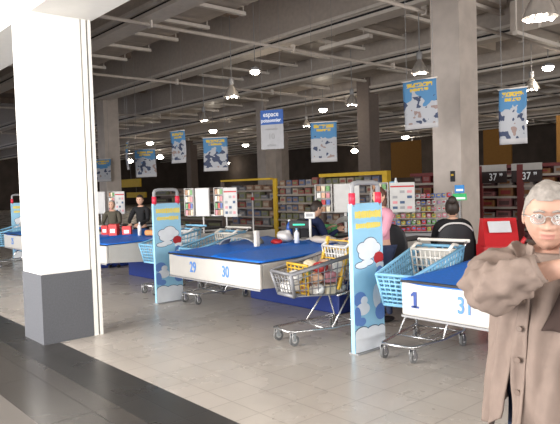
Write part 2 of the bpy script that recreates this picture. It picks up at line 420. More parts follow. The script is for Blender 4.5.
banner(-9.97, 10.17, 2.18, .62, .94, R(35), 4.1, 'crowded winter banner hanging right of the blue and white sign')
banner(-14.2, 10.04, 2.14, .72, .96, R(40), 5.7, 'wide banner with blue top left of the blue and white sign')
banner(-15.6, 9.67, 2.44, .58, .96, R(15), 6.2, 'slim banner hanging higher, second left of the blue and white sign')
banner(-18.86, 10.34, 2.12, .82, .96, R(30), 7.7, 'bluish grey banner right of the far left pillar')
banner(-18.54, 9.50, 2.36, .5, .92, R(-18), 8.8, 'dim banner overlapping the far left pillar')
banner(-24.0, 11.15, 2.09, .8, .95, R(30), 9.4, 'faint dark banner left of the far left pillar')
t = thing('hanging_sign', 'blue and white information sign hanging in front of a concrete pillar', 'sign', (-11.37, 9.78, 2.57), R(28))
MB().b2(-.30, .30, -.015, .015, 0, .61, mat('sign_white', (.38, .38, .40), .5)).build('lower_panel', t)
MB().b2(-.30, .30, -.017, .017, .61, .97, mat('sign_blue', (.015, .09, .36), .5)).build('upper_panel', t)
for (tx, zz, sz, mm) in [('espace', .86, .17, M_pwhite), ('poissonnier', .71, .125, M_pwhite), ('commande', .50, .085, M_grey), ('10', .31, .2, M_grey), ('articles', .10, .085, M_grey)]:
    me = text_mesh(tx, sz, .002, .9, .002); me.transform(Matrix.Translation((-.02, -.02, zz))); MB().mesh(me, mm, False).build('lettering', t)
MB().cyl((-.25, 0, .97), (-.25, 0, 4.41), .004, M_grey, n=6).cyl((.25, 0, .97), (.25, 0, 4.41), .004, M_grey, n=6).build('cord', t)

# ================================================================== CHECKOUT COUNTERS
def checkout(xc, nums, label, extra=None):
    t = thing('checkout_counter', label, 'checkout counter', (xc, 4.1, 0), 0, 'double checkout counters')
    W = .95
    b = MB().b2(-W, W, 0, .05, .49, .775, M_panel, bevel=.018)
    b.b2(-W, W, -.004, .006, .475, .492, M_grey)
    b.build('front_panel', t)
    for sx in (-1, 1):
        x0 = sx*W; x1 = sx*(W-.045)
        MB().prism([(x0, .05, .50), (x0, 1.32, .42), (x0, 3.5, .42), (x0, 3.5, .80), (x0, 1.75, .80), (x0, .05, .775)], (x1-x0, 0, 0), M_panel).build('side_panel', t)
    # blue bagging surface, rising to the back and slightly wavy; split in two by a low ridge
    def top(u, v):
        x = (u-.5)*2*(W-.004); y = .0+v*1.72
        ridge = .03*math.exp(-(x/.05)**2)
        return Vector((x, y, .785 + .07*v + .012*math.sin(v*5+x*3) + ridge*(v > .03) + .018*abs(x/W)**6))
    MB().grid(top, 41, 18, M_blue, thick=.02).build('bagging_mat', t)
    MB().b2(-W, W, -.012, .02, .772, .792, M_black, bevel=.004).build('edge_trim', t)
    MB().b2(-W+.05, W-.05, .05, 1.7, .50, .53, M_grey).build('tray_underside', t)
    MB().b2(-W+.06, W-.06, 1.30, 3.4, .0, .50, M_dblue, bevel=.02).build('plinth', t)
    for sx in (-1, 1):
        c = sx*(W-.25)
        MB().b2(c-.2, c+.2, 2.5, 3.45, .78, .815, M_black, bevel=.008).build('conveyor_belt', t)
        MB().b2(c-.2, c+.2, 1.78, 2.45, .495, .83, M_lgrey, bevel=.01).b2(c-.12, c+.12, 2.0, 2.25, .83, .836, M_dark).build('scanner_bed', t)
    MB().b2(-.905, -.45, 2.46, 3.48, .495, .78, M_lgrey).b2(.45, .905, 2.46, 3.48, .495, .78, M_lgrey).build('conveyor_casing', t)
    MB().b2(-.44, .44, 1.75, 2.05, .495, .86, M_lgrey, bevel=.01).build('till_shelf', t)
    for i, (tx, xx, mm) in enumerate(nums):
        if tx == '1':
            MB().b2(xx-.012, xx+.018, -.006, .0, .57, .70, mm).b2(xx-.035, xx+.04, -.006, .0, .565, .582, mm).prism([(xx-.012, 0, .70), (xx-.040, 0, .675), (xx-.036, 0, .658), (xx-.012, 0, .672)], (0, -.006, 0), mm).build('lane_number', t); continue
        me = text_mesh(tx, .185, .002, .78, .003); me.transform(Matrix.Translation((xx, -.004, .635)))
        MB().mesh(me, mm, False).build('lane_number', t)
    return t
checkout(-6.0, [('29', -.37, M_digit), ('30', .32, M_digit)], 'white fronted checkout counter with blue top numbered 29 and 30')
checkout(-2.2, [('1', -.81, M_ddigit), ('31', -.34, M_digit), ('32', .33, M_digit)], 'checkout counter numbered 31 beside the man in the beige jacket')
checkout(-9.8, [('27', -.37, M_digit), ('28', .32, M_digit)], 'checkout counter with red cartons on its blue top behind the entrance pillar')
checkout(-12.98, [('25', -.37, M_digit), ('26', .32, M_digit)], 'farthest checkout counter, seen left of the entrance pillar')

# curved metal guards and till equipment on the counters
def guard(x, y, z, w_, h_, rz, label):
    def f(u, v):
        a = math.pi*u; return Vector((-w_/2*math.cos(a), -v*.28, h_*math.sin(a)*(1-.25*v)))
    t = MB().grid(f, 24, 5, mat('hood_grey', (.40, .40, .38), .3, .3), thick=.008).build('curved_hood'); t.location = (x, y, z); t.rotation_euler = (0, 0, rz)
    return tag(t, label, 'hood')
guard(-6.62, 5.15, .84, .55, .14, R(25), 'curved grey hood beside the blue top of counter 29')
guard(-6.65, 7.25, .81, .5, .30, R(38), 'larger grey arched hood behind counter 29')

def till(x, y, z, rz, label):
    t = thing('customer_display', label, 'display', (x, y, z), rz, 'till displays on posts')
    MB().cyl((0, 0, 0), (0, 0, .29), .018, M_white, n=12).lathe([(.06, 0), (.06, .012), (.02, .02)], M_white, 16).build('post', t)
    MB().box((0, 0, .34), (.15, .05, .09), M_white, bevel=.01).box((0, -.027, .345), (.10, .004, .045), M_grey).build('screen_head', t)
    return t
till(-6.1, 5.9, .86, R(30), 'white till display on a post above counter 29')
t = thing('till_screen', 'black till screen with green glowing line behind counter 30', 'screen', (-6.36, 5.93, .86), R(30))
MB().box((0, 0, .20), (.30, .03, .12), M_black, bevel=.008).build('screen_body', t)
MB().box((0, -.018, .20), (.18, .004, .022), mat('green_led', (.05, .75, .42), emit=.5)).build('green_readout', t)
MB().cyl((0, 0, 0), (0, 0, .15), .02, M_black).build('post', t)
def bottle(x, y, z, label, body, cap, h=.2, r=.035, cat='bottle', group=None):
    t = thing('bottle', label, cat, (x, y, z), 0, group)
    MB().lathe([(r, 0), (r, h*.62), (r*.85, h*.72), (r*.35, h*.82), (r*.35, h*.88)], body, 14).build('bottle_body', t)
    MB().lathe([(r*.42, h*.88), (r*.42, h*.96), (r*.2, h)], cap, 12).build('cap', t)
    return t
bottle(-5.9, 5.45, .855, 'white pump bottle on the blue top near the till display', M_pwhite, M_lblue, .2)
bottle(-6.87, 6.2, .83, 'blue bottle standing left of the till display', mat('bottle_blue', (.03, .12, .5), .3), M_pwhite, .28, .05)
t = MB().box((0, 0, .09), (.3, .12, .18), mat('green_pack', (.08, .35, .12), .5), bevel=.02).build('detergent_pack'); t.location = (-6.72, 6.9, .815)
tag(t, 'green pack standing beside the blue bottle', 'package')
def plastic_bag(x, y, z, sx, sy, sz, m, label, seed):
    b = MB().sph((0, 0, sz*.45), (sx/2, sy/2, sz/2), m, 20)
    for v in b.bm.verts:
        n = noise.noise(v.co*14+Vector((seed, 0, 0))); v.co += v.co.normalized()*n*.035
        if v.co.z < 0: v.co.z *= .1
    o = b.build('shopping_bag'); o.location = (x, y, z); return tag(o, label, 'bag')
M_bag = mat('white_bag_film', (.72, .70, .70), .35)
plastic_bag(-6.2, 5.5, .85, .24, .2, .17, M_bag, 'crumpled white bag on counter 29', 1)
plastic_bag(-6.15, 5.3, .84, .22, .14, .08, M_red, 'small red bag on the blue top of counter 29', 2)
plastic_bag(-5.55, 5.6, .86, .5, .2, .10, mat('beige_bag', (.55, .48, .42), .6), 'flat beige bag on the blue top before the cashier', 3)
tag(MB().b2(-.03, .03, -.03, .03, 0, .22, M_cream, bevel=.008).build('divider_post'), 'short cream post on the blue top of counter 29', 'post').location = (-6.2, 5.0, .825)

# red cartons at counter 27/28
for i, (x, y, hh, lab) in enumerate([(-10.62, 4.95, .17, 'red carton nearest the grey haired man'), (-10.42, 5.02, .2, 'tall red carton in the middle of the row'),
                                     (-10.25, 4.92, .2, 'red carton leaning beside the middle one'), (-9.98, 5.05, .17, 'red carton with pale label at the right end of the row')]):
    o = MB().b2(-.08, .08, -.05, .05, 0, hh, M_redbox, bevel=.004).b2(-.045, .045, -.053, -.05, hh*.25, hh*.6, M_pwhite).build('red_carton')
    o.location = (x, y, .825); o.rotation_euler = (0, 0, R(20+i*9)); tag(o, lab + ' on the blue top', 'carton', 'red cartons')
bottle(-9.7, 5.15, .83, 'clear bottle beside the red cartons', M_bag, M_pwhite, .24)
for i, (x, mm, lab) in enumerate([(-9.35, mat('orange_pack', (.6, .25, .08)), 'long brown snack bag at the right of the red cartons'), (-9.1, M_digit, 'small blue pack right of the red cartons')]):
    o = MB().box((0, 0, .05), (.34 if i == 0 else .1, .14, .1), mm, bevel=.03).build('snack_pack'); o.location = (x, 5.25+.1*i, .835); o.rotation_euler = (0, 0, R(30)); tag(o, lab, 'package')

# ================================================================== POSTER GATES
def poster_gate(x, y, label, seed):
    t = thing('poster_gate', label, 'security gate', (x, y, 0), 0, 'anti-theft gates with posters')
    rr = random.Random(seed); w_ = .44; h = 1.43; e = .022
    b = MB().b2(-.025, .022, 0, w_, .012, h, M_poster)
    # artwork painted on the +X face: generic sky, cloud, snow mounds
    def disc(cy, cz, r1, r2, m, lay, n=22):
        cl = lambda v, a, c_: max(a, min(c_, v))
        pts = [(e+lay, cl(cy+r1*math.cos(2*math.pi*k/n), .002, w_-.002), cl(cz+r2*math.sin(2*math.pi*k/n), .014, h-.01)) for k in range(n)]
        out = []
        for p in pts:
            if not out or (Vector(out[-1])-Vector(p)).length > 1e-4: out.append(p)
        b.prism(out, (.0008, 0, 0), m)
    lay = 0
    for (cy, cz, a, c_) in [(.14, 1.00, .08, .055), (.25, 1.03, .10, .065), (.33, .99, .07, .05), (.20, .94, .12, .055), (.12, .84, .09, .03), (.20, .86, .09, .03)]:
        disc(cy, cz, a+.007, c_+.007, M_ink, .0005+lay*.0001); disc(cy, cz, a, c_, M_pwhite, .0018+lay*.0001); lay += 1
    for (cy, cz, a, c_, mm) in [(.08, .52, .09, .07, M_pblue), (.12, .42, .10, .06, M_pwhite), (.04, .36, .05, .09, M_pblue), (.14, .50, .05, .04, M_pwhite), (.33, .52, .06, .12, M_pwhite), (.38, .36, .08, .08, M_pblue), (.10, .30, .06, .04, M_pblue), (.37, .89, .075, .06, M_red), (.39, .82, .07, .028, M_pwhite), (.38, .72, .06, .09, M_pblue), (.37, .70, .035, .05, M_pwhite)]:
        disc(cy, cz, a, c_, mm, .0030 + .00008*lay); lay += 1
    lay2 = 0
    for (cy, cz, a, c_) in [(.10, .12, .14, .13), (.26, .14, .13, .10), (.38, .10, .10, .13)]:
        disc(cy, cz, a+.007, c_+.007, M_ink, .0052+.0001*lay2); lay2 += 1
    for (cy, cz, a, c_) in [(.10, .12, .14, .13), (.26, .14, .13, .10), (.38, .10, .10, .13), (.22, .06, .26, .08)]:
        disc(cy, cz, a, c_, M_pwhite, .0066+.0001*lay2); lay2 += 1
    for z0, hh, y0, y1 in ((1.285, .075, .04, .41), (1.185, .06, .05, .40)):
        yy = y0
        while yy < y1:
            ww = rr.uniform(.018, .032); zz = rr.uniform(0, .010)
            b.b2(e, e+.002, yy, yy+ww, z0+zz, z0+hh-zz, M_pyel); yy += ww+.004
    b.build('poster_panel', t)
    pts = [(0, .03, 1.40), (0, .03, 1.585), (0, .05, 1.615), (0, .10, 1.625), (0, w_-.10, 1.625), (0, w_-.05, 1.615), (0, w_-.03, 1.585), (0, w_-.03, 1.40)]
    ar = MB().path(pts, .024, M_grey, 10).build('top_arch', t)
    for yy in (.03, w_-.03): MB().cyl((0, yy, 1.42), (0, yy, 1.53), .032, mat('gate_red', (.75, .04, .08), .4), n=12).build('red_sleeve', ar)
    MB().b2(-.06, .06, -.0, w_, 0, .012, M_grey).build('foot_plate', t)
    return t
poster_gate(-3.80, 4.20, 'pale blue cloud poster on a security gate between grey and blue trolleys', 3)
poster_gate(-7.58, 4.24, 'pale blue cloud poster on a security gate left of counter 29', 5)
poster_gate(-15.3, 4.7, 'small blue poster gate seen left of the entrance pillar', 8)

# ================================================================== TROLLEYS
def bar_grid(b, P, nu, nv, r, m, close=True):
    """lattice on a quad patch P(u,v)"""
    for i in range(nu+1):
        b.path([P(i/nu, 0), P(i/nu, 1)], r, m, 5)
    for j in range(nv+1):
        b.path([P(0, j/nv), P(1, j/nv)], r*(1.6 if j in (0, nv) else 1), m, 5)
def trolley(loc, ang, label, body, bar, nu=14, nv=6, seat=M_lgrey, seat2=None, r=.005, rimw=.016, divider=None, wire=M_chrome):
    """local +X is the front of the trolley"""
    t = thing('shopping_trolley', label, 'shopping trolley', (*loc, 0), ang, 'shopping trolleys')
    xf, xr = .46, -.42

    fw, rw = .19, .26      # half widths at the top
    zf, zr = (.73, .90) if divider else (.78, .97)      # top
    bf, br = .50, .45      # bottom
    A = lambda x, y, z: Vector((x, y, z))
    tfl, tfr, trl, trr = A(xf, fw, zf), A(xf, -fw, zf), A(xr, rw, zr), A(xr, -rw, zr)
    bfl, bfr, brl, brr = A(xf-.06, fw-.04, bf), A(xf-.06, -fw+.04, bf), A(xr+.05, rw-.05, br), A(xr+.05, -rw+.05, br)
    def patch(a, b_, c, d): return lambda u, v: (a*(1-u)+b_*u)*(1-v) + (d*(1-u)+c*u)*v
    b = MB()
    for q, n1, n2 in ((patch(bfl, brl, trl, tfl), nu, nv), (patch(bfr, brr, trr, tfr), nu, nv), (patch(bfl, bfr, tfr, tfl), 6, nv), (patch(brl, brr, trr, trl), 7, nv), (patch(bfl, bfr, brr, brl), 6, nu)):
        bar_grid(b, q, n1, n2, r, body)
    b.build('basket', t)
    b = MB().path([trl, tfl, tfr, trr, trl], rimw, body, 8); b.path([bfl, bfr], rimw, body, 8)
    b.path([bfl, tfl], rimw*.9, body, 8).path([bfr, tfr], rimw*.9, body, 8); b.build('rim', t)
    # child seat
    sm = seat
    b = MB(); bar_grid(b, patch(A(xr+.14, rw-.06, .62), A(xr+.14, -rw+.06, .62), A(xr+.20, -rw+.05, .95), A(xr+.20, rw-.05, .95)), 8, 4, .008, sm)
    b.box((xr+.08, 0, .66), (.14, .4, .012), sm).box((xr+.02, 0, .84), (.012, 2*rw-.1, .22), sm, Matrix.Rotation(R(8), 3, 'Y'), bevel=.004)
    for yy in (-rw+.06, rw-.06): b.path([(xr+.0, yy, .98), (xr+.10, yy, 1.0), (xr+.2, yy, .95)], .016, sm, 8)
    b.build('child_seat', t)
    if divider:
        b = MB(); bar_grid(b, patch(A(xf-.22, fw-.02, .5), A(xf-.22, -fw+.02, .5), A(xf-.20, -fw, .8), A(xf-.20, fw, .8)), 5, 7, .009, divider); b.build('yellow_divider', t)
        b = MB()
        for yy in (-.2, .2): b.box((xr+.21, yy, .78), (.035, .04, .56), divider, Matrix.Rotation(R(-20), 3, 'Y'), bevel=.008)
        for zz in (.62, .72, .82, .92, 1.01): b.path([A(xr+.21-.36*(zz-.78), -.2, zz), A(xr+.21-.36*(zz-.78), .2, zz)], .008, divider, 6)
        b.build('yellow_seat_flap', t)
    # handle
    b = MB().path([A(xr, rw, zr), A(xr-.09, rw, zr+.05)], .012, wire, 8).path([A(xr, -rw, zr), A(xr-.09, -rw, zr+.05)], .012, wire, 8); b.build('handle_bracket', t)
    MB().path([A(xr-.09, rw+.02, zr+.05), A(xr-.09, -rw-.02, zr+.05)], .017, bar, 10).build('handle', t)
    # chassis
    b = MB()
    b.path([A(xr+.14, rw-.03, .5), A(xr+.02, rw-.0, .15), A(0, .235, .135), A(xf-.04, .165, .145), A(xf+.02, .13, .15), A(xf+.02, -.13, .15), A(xf-.04, -.165, .145), A(0, -.235, .135), A(xr+.02, -rw, .15), A(xr+.14, -rw+.03, .5)], .013, wire, 8)
    b.path([A(xr+.14, rw-.03, .5), A(xr+.32, rw-.06, .455)], .011, wire, 6).path([A(xr+.14, -rw+.03, .5), A(xr+.32, -rw+.06, .455)], .011, wire, 6)
    b.path([A(xr+.15, rw-.05, .48), A(0.0, .235, .14)], .010, wire, 6).path([A(xr+.15, -rw+.05, .48), A(0.0, -.235, .14)], .010, wire, 6)
    b.path([A(.08, -.21, .14), A(.08, .21, .14)], .009, wire, 6)
    for k in range(5): b.path([A(.08, -.16+.08*k, .14), A(xr+.04, -.2+.1*k, .14)], .004, wire, 5)
    b.path([A(xr+.04, -.24, .14), A(xr+.04, .24, .14)], .009, wire, 6)
    b.build('chassis', t)
    for (wx, wy) in ((xf-.03, .15), (xf-.03, -.15), (xr+.05, .25), (xr+.05, -.25)):
        c = MB().box((wx, wy+.021, .085), (.045, .006, .08), M_chrome, bevel=.002).box((wx, wy-.021, .085), (.045, .006, .08), M_chrome, bevel=.002).cyl((wx, wy, .115), (wx, wy, .15), .012, M_chrome)
        c = c.build('caster_fork', t)
        w1 = MB().cyl((wx-.01, wy-.014, .055), (wx-.01, wy+.014, .055), .0545, M_rubber, n=20).cyl((wx-.01, wy-.016, .055), (wx-.01, wy+.016, .055), .028, M_lgrey, n=14).build('wheel', c)
    return t
def dirang(dx, dy): return math.atan2(dy, dx)
trolley((-4.53, 4.47), dirang(-.16, -.987), 'grey shopping trolley full of groceries with yellow dividers', M_cart, M_grey, nu=11, nv=4, divider=M_yellow, r=.0055, rimw=.022)
trolley((-3.43, 4.75), dirang(.13, -.99), 'light blue shopping trolley with cream child seat left of counter 31', M_lblue, M_cream, nu=17, nv=7, seat=M_cream, r=.0105, rimw=.016)
trolley((-7.25, 5.02), dirang(.08, -.99), 'light blue shopping trolley against the left end of counter 29', M_lblue, M_cream, nu=14, nv=6, seat=M_cream, r=.007)
trolley((-8.40, 5.0), dirang(.05, -1), 'light blue shopping trolley beside counter 28 behind the left poster', M_lblue, M_lblue, nu=14, nv=6, r=.007)
trolley((-14.35, 4.45), dirang(.1, -1), 'light blue shopping trolley seen left of the entrance pillar', M_lblue, M_lblue, nu=12, nv=6, r=.008)

# groceries in the grey trolley
gm = [mat('grocery_%s' % n, c, .45, var=.15, scale=25) for n, c in [('white', (.75, .73, .70)), ('peach', (.72, .45, .30)), ('pink', (.62, .25, .28)), ('brown', (.35, .18, .10)), ('cream', (.72, .62, .45)), ('green', (.15, .32, .12)), ('red', (.5, .05, .05)), ('blue', (.1, .15, .4))]]
gn = ['white', 'peach', 'pink', 'brown', 'cream', 'green', 'red', 'blue']
ca = dirang(-.16, -.987); rr = random.Random(4); gp = []
sizes = ['small', 'plump', 'long', 'tall']
slots = [(x, y, z) for z in (.53, .65) for x in (-.19, -.05, .09) for y in (-.10, .10)] + [(.33, -.04, .57), (.33, .06, .69), (-.15, -.09, .75), (-.15, .10, .75), (.02, -.09, .76), (.03, .09, .755)]
posn = ['lower, handle end far side', 'lower, handle end near side', 'lower, middle far side', 'lower, middle near side', 'lower, by the divider far side', 'lower, by the divider near side',
        'upper, handle end far side', 'upper, handle end near side', 'upper, middle far side', 'upper, middle near side', 'upper, by the divider far side', 'upper, by the divider near side', 'in front of the divider, lower', 'in front of the divider, upper', 'heaped far side at the handle', 'heaped near side at the handle', 'heaped far side middle', 'heaped near side middle']
for i, (x, y, z) in enumerate(slots):
    k = [3, 0, 1, 4, 2, 0, 4, 1, 0, 2, 5, 1, 0, 0, 1, 0, 4, 6][i]
    b = MB()
    if i % 3 == 0: b.box((0, 0, 0), (.13, .18, .11), gm[k], bevel=.015)
    else:
        b.sph((0, 0, 0), (.075, .10, .062), gm[k], 16)
        for v in b.bm.verts: v.co += v.co.normalized()*noise.noise(v.co*25+Vector((i, 0, 0)))*.014
    if i % 2: b.box((0, 0, .045), (.07, .09, .012), gm[(k+2) % 8], bevel=.004)
    o = b.build('grocery_carton' if i % 3 == 0 else 'grocery_bag')
    wx = -4.53 + x*math.cos(ca) - y*math.sin(ca); wy = 4.47 + x*math.sin(ca) + y*math.cos(ca)
    o.location = (wx, wy, z); o.rotation_euler = (rr.uniform(-.15, .15), rr.uniform(-.15, .15), ca + rr.uniform(-.15, .15))
    tag(o, '%s grocery %s in grey trolley, %s' % (gn[k], 'carton' if i % 3 == 0 else 'bag', posn[i]), 'groceries', 'groceries in the grey trolley')

# ================================================================== IMPULSE RACKS behind the counters
M_rackw = mat('rack_off_white', (.46, .44, .42), .5); M_rackw2 = mat('picture_board_white', (.52, .51, .50), .5)
def impulse_rack(x, y, rz, label, board=True, sx_=.68, zb=.86):
    t = thing('display_rack', label, 'display rack', (x, y, 0), rz, 'white display racks above the checkouts')
    t.scale = (sx_, .8, 1)
    for sx in (-.62, .22):
        b = MB().b2(sx-.13, sx-.115, -.08, .08, 1.16, 1.64, M_rackw).b2(sx+.115, sx+.13, -.08, .08, 1.16, 1.64, M_rackw).b2(sx-.13, sx+.13, .06, .08, 1.16, 1.64, M_lgrey)
        for k in range(5): b.b2(sx-.115, sx+.115, -.08, .06, 1.16+k*.12-.006, 1.16+k*.12, M_rackw)
        b.build('pocket_column', t)
        for k in range(4):
            for j in range(3):
                MB().b2(sx-.10+j*.07, sx-.045+j*.07, -.07, -.03, 1.162+k*.12, 1.25+k*.12, gm[(k*3+j+int(sx*10)) % 8]).build('packet', t)
    MB().b2(-.47, -.08, -.03, .03, 1.14, 1.64, M_lgrey, bevel=.01).build('grey_panel', t)
    if board:
        b = MB().b2(.37, .73, -.10, -.085, 1.13, 1.63, M_rackw2).b2(.38, .72, -.103, -.10, 1.55, 1.575, M_red)
        for r_ in range(4):
            for c_ in range(3):
                if (r_+c_) % 5 != 3: b.b2(.41+c_*.105, .48+c_*.105, -.103, -.10, 1.18+r_*.09, 1.225+r_*.09, [M_ink, M_grey, gm[2]][(r_*2+c_) % 3])
        b.build('picture_board', t)
    b = MB()
    for sx in (-.3, .35): b.cyl((sx, 0.05, zb), (sx, 0.05, 1.5), .02, M_lgrey)
    b.b2(-.75, .75, .035, .06, 1.14, 1.17, M_lgrey).b2(-.4, .45, -.0, .12, zb, zb+.015, M_lgrey); b.build('stand', t)
    return t
impulse_rack(-8.70, 6.05, R(25), 'white display rack with picture board standing right of the left poster gate', sx_=.72, zb=0)
impulse_rack(-6.84, 7.95, R(38), 'white display rack behind the middle poster gate', sx_=1.15, zb=0)
impulse_rack(-12.75, 6.0, R(30), 'white display rack behind the woman in black')
t = thing('lane_light_pole', 'thin pale pole with small red light beside the display rack', 'pole', (-8.45, 6.75, 0))
MB().cyl((0, 0, 0), (0, 0, 1.53), .014, M_lgrey).build('pole', t); MB().box((0, 0, 1.42), (.05, .05, .06), M_red, bevel=.01).build('red_light', t)

# ================================================================== SHELVING AT THE BACK
def gondola(x0, x1, y, h, post_x, label, frame, header, nprod, pal, group, plabel, z0=.15, ns=6, dy=.0, seed=1, hdr=True):
    t = thing('shelving_unit', label, 'shelving', ((x0+x1)/2, y, 0))
    w_ = x1-x0; b = MB().b2(-w_/2, w_/2, .35, .4, 0, h-.08, frame); b.build('back_panel', t)
    zs = [z0+(h-.25-z0)*k/(ns-1) for k in range(ns)]
    for zz in zs: MB().b2(-w_/2, w_/2, 0, .35, zz-.03, zz, frame).b2(-w_/2, w_/2, -.015, 0, zz-.05, zz+.005, M_shlit).build('shelf', t)
    if hdr: MB().b2(-w_/2, w_/2, -.03, .4, h-.08, h, header).build('header_strip', t)
    for px_ in post_x: MB().b2(px_-(x0+x1)/2-.08, px_-(x0+x1)/2+.08, -.04, .02, 0, h, header).build('end_post', t)
    rr = random.Random(seed); proto = {}
    per = nprod//len(zs)
    for zz in zs:
        x = x0+.08
        while x < x1-.1:
            k = rr.randrange(len(pal)); ww = w_/per*.86; hh = rr.uniform(.14, (h-.25-z0)/(ns-1)*.85)
            key = (k, int(hh*20))
            if key not in proto:
                o = MB().b2(-ww/2, ww/2, 0, .2, 0, .05*int(hh*20)+.02, pal[k], bevel=.006).b2(-ww*.35, ww*.35, -.002, 0, .05, .03*int(hh*20)+.03, pal[(k+1) % len(pal)]).build('product_pack'); proto[key] = o
            else:
                o = proto[key].copy(); C.objects.link(o)
            o.location = (x+ww/2, y+.02, zz+.001); tag(o, plabel, 'package', group)
            x += w_/per*rr.uniform(.95, 1.2)
    return t
def pk(n, c): return mat(n, tuple(x*.7 for x in c), .6, var=.2, scale=12)
palA = [pk('pack_grey', (.40, .36, .34)), pk('pack_blue', (.16, .19, .30)), pk('pack_brown', (.36, .22, .15)), pk('pack_cream', (.50, .42, .32)), pk('pack_dull_red', (.36, .12, .10)), pk('pack_olive', (.26, .26, .14)), pk('pack_slate', (.22, .22, .24))]
palR = [pk('pack_red', (0.248, 0.028, 0.028)), pk('pack_pink', (0.275, 0.110, 0.110)), pk('pack_dark', (.10, .05, .05)), pk('pack_pale', (0.275, 0.231, 0.209)), pk('pack_orange', (0.231, 0.099, 0.033))]
gondola(-13.9, -9.9, 12.1, 1.90, (-14.0,), 'long shelving with yellow post at its left behind the cashier', M_shelf, M_dyellow, 105, palA, 'packs on the shelving behind the cashier', 'small pack on the long shelving behind the dark haired cashier', ns=7, seed=2, hdr=False)
tag(MB().b2(-11.9, -9.5, 11.9, 12.05, 1.86, 1.95, M_dyellow).b2(-9.66, -9.5, 11.9, 12.05, 0, 1.86, M_dyellow).b2(-11.9, -11.82, 11.95, 12.05, 0, 1.86, M_shelf).build('yellow_shelf_frame'), 'yellow shelf frame above the middle poster gate', 'shelf frame')
tag(MB().b2(-16.6, -14.0, 11.9, 12.02, 1.86, 1.92, M_dyellow).b2(-16.6, -16.52, 11.9, 12.0, 0, 1.86, M_shelf).build('yellow_shelf_frame'), 'yellow shelf frame above the left display rack', 'shelf frame')
gondola(-16.5, -14.3, 12.2, 1.80, (), 'shelving left of the yellow post', M_shelf, M_shelf, 36, palA, 'packs on the shelving left of the yellow post', 'small pack on the dim shelving left of the yellow post', ns=6, seed=3, hdr=False)
gondola(-9.3, -7.7, 12.6, 1.86, (), 'dark red shelving just left of the large pillar', M_dred, M_dred, 36, palR, 'packs on the dark red shelving', 'small reddish pack on the dark red shelving left of the large pillar', ns=6, seed=4)
gondola(-8.4, -2.6, 14.2, 2.0, (-8.3, -7.2), 'dark red shelving with price boards right of the large pillar', M_dred, M_dred, 95, palR, 'packs on the shelving with price boards', 'small red or pale pack on the shelving under the price boards', ns=7, seed=5)
gondola(-24.0, -17.5, 13.5, 1.7, (), 'dark shelving far behind the woman in black', M_shelf, M_shelf, 25, [palA[5], palA[6], palA[2], pk('pack_dusk', (.09, .07, .06))], 'packs on the far dark shelving', 'small dark pack on the shelving far behind the woman in black', ns=5, seed=6)
for i, (x0, x1) in enumerate([(-8.28, -7.55), (-7.42, -6.65)]):
    t = thing('price_board', ['left', 'right'][i] + ' grey price board reading 37 over the dark red shelving', 'sign', ((x0+x1)/2, 14.163, 1.70), 0)
    hw = (x1-x0)/2
    MB().b2(-hw, hw, 0, .02, .15, .32, mat('price_strip_grey', (.42, .40, .38))).build('header_strip', t)
    MB().b2(-hw, hw, 0, .02, -.14, .15, mat('price_black', (.03, .02, .02))).build('panel', t)
    me = text_mesh('37', .26, .002, .85, .002); me.transform(Matrix.Translation((0, -.006, .0))); MB().mesh(me, M_pwhite, False).build('lettering', t)
    me = text_mesh('99', .10, .002, .85, .002); me.transform(Matrix.Translation((.22, -.006, .06))); MB().mesh(me, M_pwhite, False).build('lettering', t)
# hanging brownish boards deep in the hall
M_amber = mat('amber_board', (.32, .15, .03), .7)
for (x, y, z0, w_, h_, lab) in [(-7.7, 19, 2.1, 1.5, 1.5, 'dim amber board in the dark beyond the right banner'), (-16.5, 30, 2.2, 1.6, 2.2, 'dim amber board left of the large pillar'),
                                (-22.5, 30, 2.0, 2.2, 2.2, 'dim amber board behind the brown pillar'), (-31, 16.0, 1.9, 2.2, .45, 'yellow aisle strip above the left poster gate'), (-31, 16.3, 1.3, 2.2, .3, 'lower yellow aisle strip above the left poster gate')]:
    tag(MB().b2(x-w_/2, x+w_/2, y, y+.1, z0, z0+h_, M_amber if 'amber' in lab else M_dyellow).cyl((x, y+.05, z0+h_), (x, y+.05, 6.99), .01, M_grey, n=6).build('aisle_board'), lab, 'sign')

# candy rack near the large pillar
t = thing('candy_rack', 'wire rack of colourful sweets in front of the large concrete pillar', 'display rack', (-6.69, 9.06, 0), R(38))
b = MB()
for k in range(6): b.b2(-.75, .75, -.06+.03*k, .2, .72+k*.12, .728+k*.12, M_lgrey)
for sx in (-.75, 0, .75): b.cyl((sx, .2, 0), (sx, .2, 1.45), .015, M_lgrey)
b.b2(-.77, .77, -.1, .22, 0, .7, M_grey); b.build('rack_frame', t)
sw = [mat('sweet_%s' % n, tuple(x*.72+.02 for x in c), .45, var=.35, scale=30) for n, c in [('pink', (.75, .28, .36)), ('white', (.75, .75, .75)), ('red', (.65, .05, .08)), ('blue', (.15, .25, .6)), ('yellow', (.75, .55, .12)), ('green', (.2, .45, .15)), ('lilac', (.5, .4, .6))]]
sn = ['pink', 'white', 'red', 'blue', 'yellow', 'green', 'lilac']
rr = random.Random(9); ca = R(38)
rown = ['lowest', 'second', 'third', 'fourth', 'fifth', 'top']
